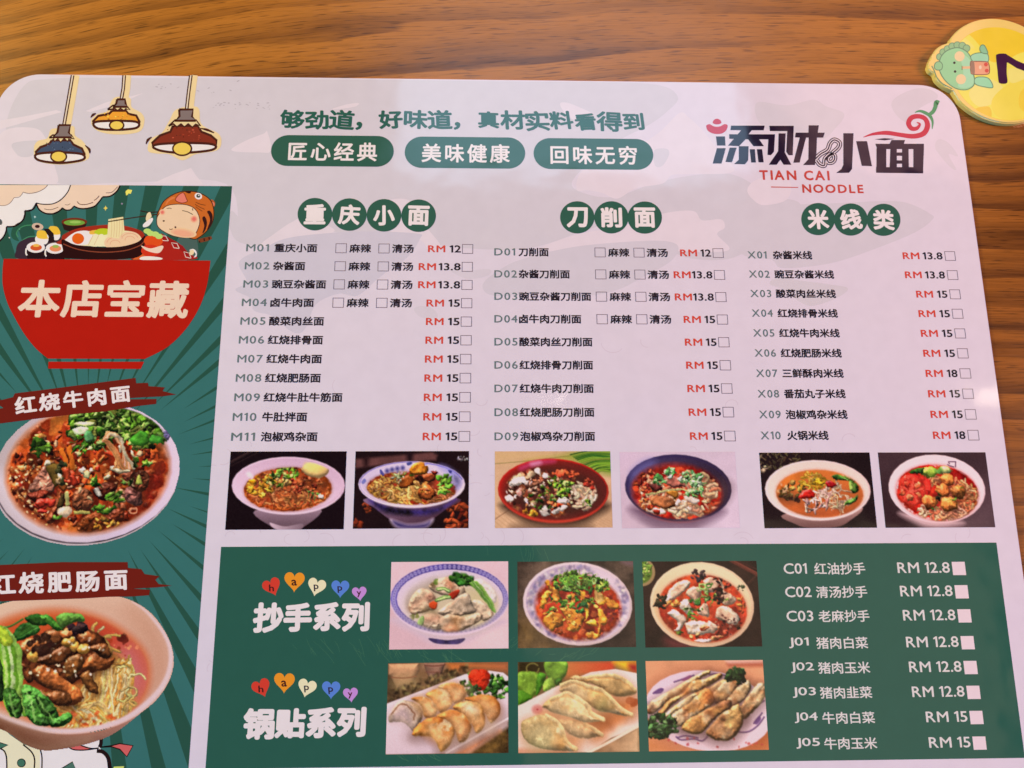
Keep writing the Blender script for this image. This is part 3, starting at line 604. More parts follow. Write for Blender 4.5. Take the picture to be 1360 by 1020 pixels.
lamp([(660, 80), (655, 150), (645, 205)], [(622, 208), (664, 208), (668, 232), (676, 248), (600, 248), (618, 230)], [(572, 262), (600, 240), (672, 240), (690, 264), (668, 258), (658, 268), (640, 256), (624, 268), (610, 256), (590, 262)],
     [(596, 268), (670, 268), (682, 285), (724, 294), (742, 328), (736, 350), (620, 330), (500, 350), (494, 325), (522, 296), (580, 285)], [(496, 340), (520, 326), (620, 322), (716, 326), (740, 342), (716, 362), (620, 370), (525, 364)], (620, 346, 42, 30), (236, 150, 52),
     [(484, 330), (510, 290), (570, 270), (590, 220), (620, 195), (690, 200), (700, 250), (750, 280), (768, 320), (740, 380), (620, 395), (520, 376)], [[(482, 305), (495, 290), (510, 283)]])
lamp([(1014, 80), (1002, 170), (992, 258)], [(952, 262), (1026, 262), (1020, 300), (1040, 322), (930, 322), (954, 298)], [(896, 350), (930, 318), (1042, 318), (1066, 350), (1040, 340), (1022, 356), (1000, 338), (980, 354), (962, 338), (940, 354), (922, 338)],
     [(920, 348), (1050, 348), (1070, 380), (1120, 400), (1150, 425), (1150, 465), (980, 445), (815, 465), (808, 440), (850, 400), (905, 380)], [(812, 460), (850, 446), (980, 440), (1110, 444), (1148, 460), (1110, 480), (970, 492), (860, 482)], (968, 470, 54, 40), (128, 48, 32),
     [(786, 480), (800, 420), (860, 385), (900, 320), (940, 260), (1050, 250), (1070, 340), (1160, 390), (1176, 440), (1150, 480), (1040, 500), (970, 532), (900, 500), (830, 496)], [[(1064, 362), (1100, 370), (1138, 386)], [(776, 446), (786, 424), (806, 408)]])

# brush-stroke name banners (they overlap the dish photographs)
BAN = (110, 30, 20)
b1 = Ink((0, 490, .25), 26)
b1.poly([(-60, 170), (10, 165), (70, 150), (80, 130), (180, 118), (720, 48), (724, 76), (786, 74), (790, 92), (876, 98), (864, 118), (936, 136), (860, 146), (770, 150), (690, 155), (690, 162), (832, 160), (830, 186), (740, 196), (560, 226), (400, 240), (200, 264), (0, 290), (-60, 300), (-60, 220), (20, 208), (0, 195)], BAN, False)
ban1 = b1.build('name_banner', menu, 'dark red brush-stroke banner over the upper beef noodle bowl')
text_aff('banner_lettering', '红烧牛肉面', PG(20.5, 551), PG(174.5, 534) - PG(20.5, 551), PG(18.5, 527) - PG(20.5, 551), WHT, ban1, layer=28, bold=.034, nst=10, jit=.07, rnd=random.Random(2), sp=.13)
b2 = Ink((0, 740, 340 / 1239), 26)
b2.poly([(-160, 60), (-60, 40), (0, 38), (300, 24), (618, 24), (620, 52), (684, 58), (700, 82), (772, 92), (752, 110), (768, 130), (832, 138), (760, 146), (640, 152), (726, 158), (722, 184), (640, 190), (520, 192), (400, 200), (0, 214), (-80, 220), (-160, 210), (-60, 180), (-170, 150), (-100, 110)], BAN, False)
ban2 = b2.build('name_banner', menu, 'dark red brush-stroke banner over the lower noodle bowl')
text_aff('banner_lettering', '红烧肥肠面', PG(-13, 791), PG(170.5, 784) - PG(-13, 791), PG(-13.4, 761.5) - PG(-13, 791), WHT, ban2, layer=28, bold=.034, nst=10, jit=.06, rnd=random.Random(2), sp=.13)
# cartoon under the lower dish
mk = Ink((0, 940, 190 / 1360), 4)
mk.poly([(-200, 150), (0, 170), (100, 260), (230, 350), (400, 400), (400, 700), (-200, 700)], (240, 214, 184), False); mk.poly([(380, 400), (620, 380), (760, 330), (940, 270), (950, 380), (1010, 450), (1040, 700), (380, 700)], (238, 224, 230), False)
mk.poly([(-120, 400), (20, 395), (60, 470), (66, 700), (-120, 700)], (240, 226, 230), False); mk.line([(-100, 370), (20, 395), (60, 460), (66, 600)], 14, BLK); mk.ell(204, 524, 42, 42, BLK); mk.ell(202, 524, 34, 34, (66, 108, 90))
mk.line([(220, 350), (300, 420), (330, 500), (318, 640)], 14, BLK); mk.line([(385, 400), (400, 480), (396, 640)], 13, BLK)
mk.poly([(-90, 340), (0, 330), (78, 355), (10, 385), (-90, 395)], (66, 108, 90), False); mk.line([(0, 330), (78, 355), (10, 385)], 9, BLK, False)
mk.outl([(580, 580), (690, 512), (720, 580)], 9, BLK, (76, 108, 96), False)
mk.layer = 5; mk.k = 0
mk.outl([(640, 350), (720, 345), (860, 385), (940, 382), (800, 402), (690, 395)], 12, BLK, (206, 92, 92)); mk.outl([(950, 375), (1060, 360), (1140, 340), (1265, 360), (1206, 465), (1140, 395), (1060, 370)], 12, BLK, (206, 92, 92), False)
mk.line([(962, 270), (960, 340), (946, 375)], 34, BLK); mk.line([(920, 410), (980, 420), (1030, 480), (1050, 600)], 38, BLK); mk.poly([(1080, 560), (1180, 555), (1160, 640), (1080, 640)], (206, 206, 110), False)
mk.build('cartoon_drawing', side)

# ---------------------------------------------------------- printed food photographs
_ng = np.random.default_rng(7)
def _vn(n, cells):
    g = _ng.random((cells, cells)); t = np.arange(n) * cells / n; i = t.astype(int); f = t - i; f = f * f * (3 - 2 * f); j = (i + 1) % cells
    a = g[i][:, i] * (1 - f)[None] + g[i][:, j] * f[None]; b = g[j][:, i] * (1 - f)[None] + g[j][:, j] * f[None]
    return a * (1 - f)[:, None] + b * f[:, None]
NS = sum(_vn(512, c) * wt for c, wt in ((8, .4), (16, .3), (32, .2), (64, .14), (128, .1))); NS = (NS - NS.mean()) / NS.std()
def c255(c): return np.array(c, float) / 255
COUNTED = {'dumplings': 'dumpling', 'wontons': 'wonton', 'meatballs': 'meatball', 'braised_meat': 'braised_meat', 'egg': 'egg', 'teacup': 'teacup'}
class Photo:
    """a printed picture: painted cell by cell on a grid over its own rectangle of the card"""
    def __init__(s, fr, corners, cell=0.00024, seed=1):
        s.fr = fr; s.r = random.Random(seed); s.g = np.random.default_rng(seed)
        c = PG([fr[0] + x * fr[2] for x, y in corners], [fr[1] + y * fr[2] for x, y in corners])
        s.x0, s.x1 = (c[0, 0] + c[3, 0]) / 2, (c[1, 0] + c[2, 0]) / 2; s.y1, s.y0 = (c[0, 1] + c[1, 1]) / 2, (c[2, 1] + c[3, 1]) / 2
        s.W = int((s.x1 - s.x0) / cell) + 1; s.H = int((s.y1 - s.y0) / cell) + 1
        s.img = np.zeros((s.H, s.W, 3)); s.id = np.zeros((s.H, s.W), int); s.clip = None; s.alpha = np.ones((s.H, s.W)); s.names = ['backdrop']; s.cur = 0; s.patch = None; s.food = None
        a = s.T(np.array([(500., 500.), (600., 500.)])); s.k = np.linalg.norm(a[1] - a[0]) / 100      # cells per measured unit
        s.Y, s.X = np.mgrid[0:s.H, 0:s.W].astype(float)
    def T(s, p):
        p = np.asarray(p, float); q = PG(s.fr[0] + p[:, 0] * s.fr[2], s.fr[1] + p[:, 1] * s.fr[2])
        return np.stack([(q[:, 0] - s.x0) / (s.x1 - s.x0) * (s.W - 1), (s.y1 - q[:, 1]) / (s.y1 - s.y0) * (s.H - 1)], 1)
    def noise(s, sl, fx=1.0, fy=None):
        fy = fy or fx; oy, ox = s.r.randrange(512), s.r.randrange(512)
        return NS[((s.Y[sl] * fy).astype(int) + oy) % 512, ((s.X[sl] * fx).astype(int) + ox) % 512]
    def box(s, q, m=3):
        x0, y0 = np.floor(q.min(0) - m).astype(int); x1, y1 = np.ceil(q.max(0) + m).astype(int) + 1
        return slice(max(y0, 0), max(min(y1, s.H), 0)), slice(max(x0, 0), max(min(x1, s.W), 0))
    def sd(s, q, sl):
        x, y = s.X[sl], s.Y[sl]; d = np.full(x.shape, 1e9); ins = np.zeros(x.shape, bool)
        for (ax, ay), (bx, by) in zip(q, np.roll(q, -1, 0)):
            ex, ey = bx - ax, by - ay; L2 = ex * ex + ey * ey + 1e-12
            t = np.clip(((x - ax) * ex + (y - ay) * ey) / L2, 0, 1)
            d = np.minimum(d, (x - ax - t * ex) ** 2 + (y - ay - t * ey) ** 2)
            c = ((ay > y) != (by > y))
            if abs(ey) > 1e-12: ins ^= c & (x < ax + (y - ay) / ey * ex)
        d = np.sqrt(d); return np.where(ins, -d, d)
    def put(s, sl, m, col, pid=None):
        if s.clip is not None:
            m = m * s.clip[sl]
            if s.food is None or s.food[1] is not s.clip: s.food = (np.maximum(s.clip, s.food[0]) if s.food else s.clip, s.clip)
        s.img[sl] = s.img[sl] * (1 - m[..., None]) + col * m[..., None]
        if pid is not None:
            if pid in COUNTED: pid = '%s#%d' % (COUNTED[pid], s.cur)
            if pid not in s.names: s.names.append(pid)
            s.id[sl] = np.where(m > .5, s.names.index(pid), s.id[sl])
    def fill(s, p, col, smooth=True, a=1.0, blur=1.3, pid=None, tex=0.0, tf=1.0, tfy=None):
        q = s.T(spline(p, 5) if smooth else p); sl = s.box(q, blur + 2)
        if s.X[sl].size == 0: return
        m = np.clip(.5 - s.sd(q, sl) / blur, 0, 1) * a; c = np.broadcast_to(c255(col), m.shape + (3,))
        if tex: c = np.clip(c * (1 + tex * s.noise(sl, tf, tfy))[..., None], 0, 1)
        s.put(sl, m, c, pid)
    def grad(s, p, c0, c1, ang=90, smooth=True, a=1.0, blur=1.3, pid=None, tex=0.0):
        q = s.T(spline(p, 5) if smooth else p); sl = s.box(q, blur + 2); d = s.sd(q, sl)
        m = np.clip(.5 - d / blur, 0, 1) * a; u = np.array((math.cos(math.radians(ang)), math.sin(math.radians(ang)))); pr = q @ u
        t = np.clip((s.X[sl] * u[0] + s.Y[sl] * u[1] - pr.min()) / (np.ptp(pr) + 1e-9), 0, 1)[..., None]
        c = c255(c0) * (1 - t) + c255(c1) * t
        if tex: c = np.clip(c * (1 + tex * s.noise(sl))[..., None], 0, 1)
        s.put(sl, m, c, pid)
    def lump(s, p, col, rad=12, lo=.42, hi=1.25, tex=.10, bump=.25, spec=.0, smooth=True, blur=1.2, pid=None, a=1.0, tf=1.0, light=(-.35, -.75, .75), col2=None, piece=False):
        """a rounded piece of food, shaded as the printed photo shows it"""
        ridge = pid == 'wontons'; patch = s.patch if pid == 'dumplings' else None
        if pid in COUNTED and not piece: s.cur = s.cur + 1; pid = '%s#%d' % (COUNTED[pid], s.cur)
        elif pid in COUNTED: pid = '%s#%d' % (COUNTED[pid], s.cur)
        q = s.T(spline(p, 5) if smooth else p); sl = s.box(q)
        if s.X[sl].size < 9 or min(s.X[sl].shape) < 2: return
        d = s.sd(q, sl); R_ = max(rad * s.k, 1.0)
        hgt = np.sqrt(np.clip(1 - (1 - np.clip(-d / R_, 0, 1)) ** 2, 0, 1)) * R_
        n_ = s.noise(sl, tf)
        if ridge: n_ = 1.6 - 2.6 * np.sqrt(np.abs(s.noise(sl, .9)) + .02) + .5 * n_
        hgt = hgt + bump * n_ * R_ * .25
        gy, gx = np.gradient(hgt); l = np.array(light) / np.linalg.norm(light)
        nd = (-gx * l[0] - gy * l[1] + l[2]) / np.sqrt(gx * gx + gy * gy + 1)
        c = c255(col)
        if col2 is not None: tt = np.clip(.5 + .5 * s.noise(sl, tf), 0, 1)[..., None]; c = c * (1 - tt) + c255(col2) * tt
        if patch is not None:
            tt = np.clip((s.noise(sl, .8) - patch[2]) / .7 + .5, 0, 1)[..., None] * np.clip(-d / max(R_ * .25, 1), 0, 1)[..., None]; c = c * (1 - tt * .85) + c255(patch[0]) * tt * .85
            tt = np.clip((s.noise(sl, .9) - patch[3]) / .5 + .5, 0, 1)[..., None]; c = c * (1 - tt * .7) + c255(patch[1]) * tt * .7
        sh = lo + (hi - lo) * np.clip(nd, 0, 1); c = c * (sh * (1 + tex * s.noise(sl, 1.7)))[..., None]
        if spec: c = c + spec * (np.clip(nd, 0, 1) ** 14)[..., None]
        s.put(sl, np.clip(.5 - d / blur, 0, 1) * a, np.clip(c, 0, 1), pid)
    def ell(s, cx, cy, rx, ry, rot=0): return ellp(cx, cy, rx, ry, rot, 30)
    def stroke(s, p, wd, col, a=1.0, lo=.55, hi=1.15, edge=True, smooth=True, pid=None):
        pp = spline(p, 5, False) if smooth else np.asarray(p, float); q = s.T(pp); h = wd * s.k / 2; sl = s.box(q, h + 2)
        if s.X[sl].size == 0: return
        x, y = s.X[sl], s.Y[sl]; d = np.full(x.shape, 1e9); sg = np.zeros(x.shape)
        for (ax, ay), (bx, by) in zip(q[:-1], q[1:]):
            ex, ey = bx - ax, by - ay; L2 = ex * ex + ey * ey + 1e-12; t = np.clip(((x - ax) * ex + (y - ay) * ey) / L2, 0, 1)
            dx, dy = x - ax - t * ex, y - ay - t * ey; dd = dx * dx + dy * dy; k = dd < d; d = np.where(k, dd, d); sg = np.where(k, -dy - .4 * dx, sg)
        d = np.sqrt(d); m = np.clip((h - d) / 1.1 + .5, 0, 1) * a
        f = np.clip(sg / max(h, .5), -1, 1) * .5 + .5 if edge else np.ones_like(d)
        s.put(sl, m, np.clip(c255(col) * (lo + (hi - lo) * f)[..., None], 0, 1), pid)
    def inside(s, p, smooth=False, blur=2.0):
        q = s.T(spline(p, 5) if smooth else p); sl = (slice(0, s.H), slice(0, s.W)); return np.clip(.5 - s.sd(q, sl) / blur, 0, 1)
    # scattered things; region = (cx, cy, rx, ry)
    def at(s, rg):
        a = s.r.uniform(0, 6.283); k = math.sqrt(s.r.random()); return rg[0] + rg[2] * k * math.cos(a), rg[1] + rg[3] * k * math.sin(a)
    def jit(s, col, v=.16):
        k = 1 + s.r.uniform(-v, v); return [min(255, max(0, c * k * (1 + s.r.uniform(-v, v) * .4))) for c in col]
    def rag(s, x, y, sz, n=7, asp=1.0, ang=None, rough=.35):
        ang = s.r.uniform(0, 6.28) if ang is None else ang; o = []
        for i in range(n):
            t = 6.283 * i / n; r = sz * (1 + s.r.uniform(-rough, rough)); u, v = r * math.cos(t), r * math.sin(t) * asp
            o.append((x + u * math.cos(ang) - v * math.sin(ang), y + u * math.sin(ang) + v * math.cos(ang)))
        return o
    def bits(s, n, rg, cols, sz, asp=(.4, 1.0), pid=None, a=1.0, rough=.35, spec=0.0, **kw):
        for _ in range(n):
            x, y = s.at(rg); z = s.r.uniform(*sz); s.lump(s.rag(x, y, z, 7, s.r.uniform(*asp), None, rough), s.jit(s.r.choice(cols)), rad=z * .8, pid=pid if pid not in COUNTED else 'toppings', a=a, spec=spec, **kw)
    def noodles(s, n, rg, cols, wd, rad=(30, 90), pid='noodles', span=(1.0, 2.8), flat=.75, ang=None):
        for _ in range(n):
            x, y = s.at(rg); r = s.r.uniform(*rad); a0 = s.r.uniform(0, 6.28) if ang is None else s.r.gauss(*ang); sp = s.r.uniform(*span) * s.r.choice((-1, 1)); t = np.linspace(a0 - sp / 2, a0 + sp / 2, 6)
            p = np.stack([x + r * (np.cos(t) - math.cos(a0)), y + flat * r * (np.sin(t) - math.sin(a0))], 1) + s.g.normal(0, r * .05, (6, 2))
            w_ = wd * s.r.uniform(.8, 1.2); s.stroke(p, w_ * 1.5, s.jit(np.array(cols[0]) * .45), a=.75, edge=False, pid=pid); s.stroke(p, w_, s.jit(s.r.choice(cols), .12), pid=pid)
    def herbs(s, n, rg, sz, cols=((92, 118, 34), (68, 96, 28), (126, 148, 62), (44, 68, 24), (146, 164, 88)), pid='herbs'):
        for _ in range(n):
            x, y = s.at(rg); z = s.r.uniform(*sz); c = s.jit(s.r.choice(cols))
            if s.r.random() < .3: 
                a = s.r.uniform(0, 6.28); s.stroke([(x - z * 1.5 * math.cos(a), y - z * 1.5 * math.sin(a)), (x, y), (x + z * 1.5 * math.cos(a + .5), y + z * 1.5 * math.sin(a + .5))], z * .35, c, pid=pid)
            else: s.lump(s.rag(x, y, z, 9, s.r.uniform(.5, .9), None, .45), c, rad=z * .6, tex=.2, bump=.9, pid=pid, lo=.35, hi=1.35, tf=2.0)
    def rings(s, n, rg, sz, cols=((120, 165, 60), (90, 140, 50), (160, 190, 110))):
        for _ in range(n):
            x, y = s.at(rg); z = s.r.uniform(*sz); q = s.ell(x, y, z, z * s.r.uniform(.5, .9), s.r.uniform(0, 180)); s.stroke(np.concatenate([q[::4], q[:1]]), z * .5, s.jit(s.r.choice(cols)), pid='herbs')
    def spots(s, n, rg, cols, sz, a=.8, pid=None):
        for _ in range(n):
            x, y = s.at(rg); z = s.r.uniform(*sz); s.fill(s.rag(x, y, z, 6), s.jit(s.r.choice(cols)), a=a, blur=1.4, pid=pid)
    def bowl(s, rim, inner, outer, inside, rimw=0, foot=None, footcol=None, soup=None, soupcol=(150, 60, 25)):
        if foot is not None: s.grad(foot, footcol[0], footcol[1], 0 if len(footcol) < 3 else footcol[2], pid='bowl')
        s.grad(s.ell(*rim), outer[0], outer[1], 60, False, pid='bowl')
        s.grad(s.ell(*inner), inside[0], inside[1], 100, False, pid='bowl')
        if soup is not None:
            e = s.ell(*soup); s.fill(e, np.array(soupcol) * .55 + 50, False, a=.55, blur=10, pid=None)
            s.fill(e, soupcol, False, blur=3, pid='broth', tex=.16); s.clip = s.inside(e, blur=3.0)
    def rimarc(s, e, k, t0, t1, wd, col, a=.85):
        t = np.radians(np.linspace(t0, t1, 24)); c, n = math.cos(math.radians(e[4])), math.sin(math.radians(e[4])); x, y = e[2] * k * np.cos(t), e[3] * k * np.sin(t)
        w_ = wd * np.sin(np.linspace(.05, math.pi - .05, 24)); q = np.stack([e[0] + x * c - y * n, e[1] + x * n + y * c], 1); s.fill(ribbon(q, w_), col, False, a=a, blur=3)
    def finish(s, name, parent, label, layer=8, soft=.55, grain=.012, sat=1.0, gain=1.0, detail=1.0, smooth=(), lit=(.76, .69, .75)):
        im = s.img; sl = (slice(0, s.H), slice(0, s.W))
        pl = [i for i, n in enumerate(s.names) if n.split('#')[0] in ('dumpling', 'parsley', 'parsley_sprig', 'lettuce', 'carrot_flower')]
        out_ = [i for i, n in enumerate(s.names) if n.split('#')[0] in ('backdrop', 'bowl', 'plate', 'egg', 'side_dish') + smooth]
        fm = s.food[0] * ~np.isin(s.id, out_) if s.food else np.isin(s.id, pl) * 1.0; k = (.8 if s.food else .42) * detail
        for _ in range(2): q_ = np.pad(fm, 1, 'edge'); fm = (q_[:-2, 1:-1] + q_[2:, 1:-1] + q_[1:-1, :-2] + q_[1:-1, 2:] + fm) / 5
        # real food is ragged: wander the outlines, deepen the gaps, add wet glints
        f_ = .00024 / ((s.x1 - s.x0) / s.W)
        dx = fm * k * (1.5 * s.noise(sl, 3.2 / f_) + .8 * s.noise(sl, 7.)); dy = fm * k * (1.3 * s.noise(sl, 3.2 / f_) + .8 * s.noise(sl, 7.))
        xi = np.clip(s.X + dx, 0, s.W - 1.001); yi = np.clip(s.Y + dy, 0, s.H - 1.001); x0 = xi.astype(int); y0 = yi.astype(int); fx = (xi - x0)[..., None]; fy = (yi - y0)[..., None]
        im = (im[y0, x0] * (1 - fx) + im[y0, x0 + 1] * fx) * (1 - fy) + (im[y0 + 1, x0] * (1 - fx) + im[y0 + 1, x0 + 1] * fx) * fy
        def blur(a, r):
            for ax in (0, 1):
                q = np.cumsum(np.pad(a, [(r + 1, r) if i == ax else (0, 0) for i in range(3)], 'edge'), ax); n = 2 * r + 1
                a = (np.take(q, range(n, q.shape[ax]), ax) - np.take(q, range(0, q.shape[ax] - n), ax)) / n
            return a
        m3 = fm[..., None]
        im = im + m3 * k * .55 * (im - blur(blur(im, 4), 4)); im = np.clip(im, 0, 1) * (1 + m3 * k * (.13 * s.noise(sl, 4.)[..., None] + .10 * s.noise(sl, 8.)[..., None]))
        gl = np.clip((s.noise(sl, 6.) + .5 * s.noise(sl, 11.) - 1.75) / .6, 0, 1) * fm * k * np.clip(im.mean(-1) * 2.2, 0, 1); im = im + (.25 * gl)[..., None] * np.array((1., .93, .85)); im = np.clip(im, 0, 1)
        p = np.pad(im, ((1, 1), (1, 1), (0, 0)), 'edge')
        bl = (p[:-2, 1:-1] + p[2:, 1:-1] + p[1:-1, :-2] + p[1:-1, 2:] + 2 * im) / 6; im = im * (1 - soft) + bl * soft
        im = im + s.g.normal(0, grain, im.shape[:2])[..., None]; g = im.mean(-1, keepdims=True); im = np.clip((g + (im - g) * sat) * gain, 0.01, 1)
        al = np.clip(lin(im * 255) / np.array(lit), .002, .88); H, Wd = s.H, s.W
        xs = s.x0 + (s.x1 - s.x0) * np.arange(Wd) / (Wd - 1); ys = s.y1 - (s.y1 - s.y0) * np.arange(H) / (H - 1)
        XX, YY = np.meshgrid(xs, ys); V = np.stack([XX, YY, np.full_like(XX, LAYER(layer))], -1).reshape(-1, 3); CC = np.concatenate([al.reshape(-1, 3), np.ones((H * Wd, 1))], 1)
        i = np.arange(H - 1)[:, None] * Wd + np.arange(Wd - 1)[None]; F4 = np.stack([i, i + Wd, i + Wd + 1, i + 1], -1); ids = s.id[:-1, :-1]
        keep = (s.alpha[:-1, :-1] > .5) & (s.alpha[1:, 1:] > .5)
        out = []
        for k, nm in enumerate(s.names):
            f = F4[(ids == k) & keep]
            if len(f) < 12: continue
            u, inv = np.unique(f.ravel(), return_inverse=True)
            me = bpy.data.meshes.new(nm); me.vertices.add(len(u)); me.vertices.foreach_set('co', V[u].ravel()); nf = len(f)
            me.loops.add(nf * 4); me.loops.foreach_set('vertex_index', inv.ravel().astype(np.int32)); me.polygons.add(nf); me.polygons.foreach_set('loop_start', np.arange(0, nf * 4, 4, dtype=np.int32))
            at = me.color_attributes.new('ink', 'FLOAT_COLOR', 'POINT'); at.data.foreach_set('color', CC[u].astype(np.float32).ravel())
            me.update(calc_edges=True); me.validate(); me.materials.append(RASTER)
            me.name = nm.split('#')[0]; out.append((nm.split('#')[0], me))
        root = link(name, out[0][1], parent, label)
        for nm, me in out[1:]: link(nm, me, root)
        return root
    def base(s, col, tex=.06, tf=.6): s.img[:] = c255(col) * (1 + tex * s.noise((slice(0, s.H), slice(0, s.W)), tf))[..., None]
def cut(p, e):                       # keep only what lies in the outline
    p.alpha = np.maximum(p.inside(e, blur=.6), 0) if p.alpha.min() == 1 else np.maximum(p.alpha, p.inside(e, blur=.6))
K = 170 / 1355
ORG = [(214, 120, 52), (196, 96, 38), (226, 140, 70)]

# 1 noodles with minced pork and half an egg, white bowl on black
p = Photo((290, 590, K), [(133, 78), (1355, 75), (1330, 902), (70, 903)], seed=21); p.base((22, 12, 16))
p.stroke([(120, 200), (330, 85)], 30, (52, 34, 36)); p.stroke([(130, 235), (420, 90)], 10, (44, 28, 30))
p.grad([(390, 700), (560, 870), (720, 900), (880, 890), (1080, 680)], (150, 120, 140), (84, 62, 74), 90, pid='bowl'); p.grad([(545, 830), (700, 870), (890, 840), (860, 905), (620, 905)], (200, 170, 190), (120, 95, 110), 10, pid='bowl')
p.bowl((742, 438, 600, 306, 0), (742, 428, 572, 280, 0), ((222, 186, 214), (206, 168, 196)), ((198, 160, 190), (226, 192, 218)), soup=(738, 478, 466, 232, -2), soupcol=(146, 66, 32))
p.noodles(90, (720, 520, 440, 190), [(206, 104, 56), (178, 84, 44), (222, 132, 80)], 20, (40, 110)); p.spots(60, (720, 500, 430, 200), [(90, 32, 18), (70, 26, 16), (140, 50, 24)], (6, 18), .7)
p.bits(46, (880, 420, 200, 110), [(142, 56, 30), (116, 40, 24), (170, 78, 44)], (12, 30), pid='minced_meat', bump=.8, spec=.15)
p.bits(34, (450, 440, 140, 110), [(214, 142, 42), (226, 156, 58), (190, 112, 30)], (22, 48), pid='toppings', bump=.5, spec=.1); p.bits(16, (640, 390, 110, 60), [(206, 160, 90), (190, 130, 70)], (16, 34), pid='toppings')
p.herbs(46, (690, 300, 170, 66), (16, 34)); p.herbs(14, (600, 400, 110, 60), (10, 22)); p.herbs(8, (1000, 530, 60, 50), (12, 26), ((70, 90, 40), (100, 130, 60))); p.bits(8, (850, 230, 50, 25), [(160, 50, 36), (120, 30, 30)], (12, 26), pid='toppings')
p.lump(p.ell(1085, 560, 32, 26), (236, 200, 176), 20, pid='toppings'); p.noodles(10, (820, 590, 110, 60), [(180, 110, 60), (150, 84, 46)], 14, (40, 80))
p.clip = p.inside(p.ell(742, 440, 560, 270), blur=3); p.lump(p.ell(1030, 270, 142, 84, 4), (224, 178, 124), 60, .5, 1.15, pid='egg', spec=.1); p.fill(p.ell(1022, 240, 96, 56, 3), (238, 206, 110), False, blur=14, pid='egg', tex=.05); p.fill(p.ell(1000, 236, 60, 28), (246, 224, 140), False, a=.7, blur=16)
p.clip = None; p.fill([(300, 310), (330, 300), (370, 345), (330, 350)], (246, 226, 240), a=.8, blur=6); p.rimarc((742, 438, 600, 306, 0), .975, 20, 165, 16, (234, 204, 224))
p.finish('food_photo', menu, 'photo of noodles with half an egg in a white bowl on black')

# 2 braised meat noodles, blue-white bowl
p = Photo((460, 590, 180 / 1360), [(100, 72), (1232, 68), (1225, 840), (58, 850)], seed=22); p.base((26, 14, 16))
p.fill([(90, 150), (860, 80), (915, 110), (900, 160), (500, 190), (90, 240)], (86, 52, 52), False, tex=.1, blur=5); p.fill([(600, 70), (680, 70), (660, 180), (610, 180)], (30, 16, 20), False, blur=8); p.fill([(165, 130), (230, 120), (220, 220), (180, 230)], (36, 18, 20), False, blur=8)
p.bits(12, (1150, 150, 70, 26), [(180, 170, 180), (120, 110, 120)], (6, 18)); p.bits(30, (1110, 720, 130, 150), [(140, 54, 28), (168, 74, 40), (96, 30, 18)], (25, 60), bump=.6); p.bits(10, (200, 640, 40, 60), [(130, 52, 28)], (14, 30)); p.bits(8, (110, 790, 40, 50), [(120, 44, 24)], (20, 40))
p.grad([(215, 540), (300, 650), (440, 760), (520, 830), (760, 835), (870, 750), (1000, 650), (1110, 540)], (128, 98, 130), (70, 44, 60), 60, pid='bowl'); p.fill([(225, 545), (330, 660), (500, 705), (800, 710), (960, 660), (1100, 550), (900, 640), (500, 640)], (40, 30, 84), a=.9, blur=8, pid='bowl', tex=.4, tf=2.5)
p.fill([(440, 750), (600, 800), (760, 790), (875, 745), (840, 810), (760, 845), (520, 845)], (190, 166, 196), blur=6, pid='bowl'); p.fill([(470, 770), (620, 812), (780, 800), (840, 775), (780, 835), (540, 835)], (50, 40, 90), blur=6, pid='bowl')
p.bowl((656, 402, 536, 232, 0), (658, 394, 508, 208, 0), ((214, 190, 226), (222, 196, 222)), ((206, 188, 222), (196, 172, 206)), soup=(656, 440, 446, 166, 2), soupcol=(128, 52, 30))
p.clip = None
p.stroke(p.ell(656, 400, 520, 222)[10:24], 7, (80, 72, 150), edge=False); p.stroke(p.ell(656, 396, 516, 214)[23:31], 10, (90, 84, 160), edge=False, smooth=False)
for i, (x, y) in enumerate(((410, 268), (460, 255), (512, 245), (566, 238))): p.fill(p.ell(x, y, 19, 20), (58, 54, 120), False, blur=5)
p.fill([(335, 265), (350, 255), (378, 300), (350, 312)], (70, 68, 140)); p.fill([(605, 190), (650, 178), (660, 196), (620, 215)], (58, 64, 130)); p.fill([(150, 380), (180, 345), (200, 370), (170, 400)], (110, 110, 180)); p.fill([(930, 215), (1010, 225), (1120, 300), (1150, 380), (1100, 440), (1050, 330)], (108, 104, 184), a=.75, blur=12, tex=.25, tf=2); p.fill([(1020, 260), (1060, 270), (1045, 295)], (48, 50, 120))
p.clip = p.inside(p.ell(656, 436, 452, 172, 2), blur=3)
p.noodles(90, (520, 480, 330, 120), [(226, 160, 84), (212, 136, 66), (236, 180, 108)], 20, (40, 110), span=(1.2, 3.0)); p.noodles(26, (950, 540, 140, 50), [(190, 110, 66), (206, 130, 80)], 18, (40, 90)); p.spots(26, (330, 420, 120, 110), [(110, 40, 24)], (5, 12), .7)
p.clip = p.inside(p.ell(656, 400, 500, 235, 2), blur=3)
p.bits(10, (510, 330, 70, 40), [(206, 196, 170), (180, 170, 130)], (16, 30), pid='toppings'); p.herbs(10, (610, 300, 80, 30), (10, 20)); p.herbs(4, (530, 450, 20, 20), (10, 16))
for pts, c in (([(625, 270), (690, 190), (780, 180), (825, 230), (800, 290), (710, 305)], (206, 122, 40)), ([(540, 370), (560, 320), (640, 308), (690, 350), (670, 420), (590, 440), (530, 420)], (190, 96, 36)), ([(760, 330), (800, 290), (880, 290), (890, 350), (830, 380)], (150, 68, 34)), ([(740, 430), (800, 400), (870, 420), (900, 500), (840, 560), (760, 540), (720, 480)], (170, 84, 38)), ([(840, 270), (900, 255), (930, 290), (880, 310)], (112, 40, 30))): p.lump(pts, c, 34, .38, 1.3, .12, .9, .22, pid='braised_meat', col2=np.array(c) * .72)
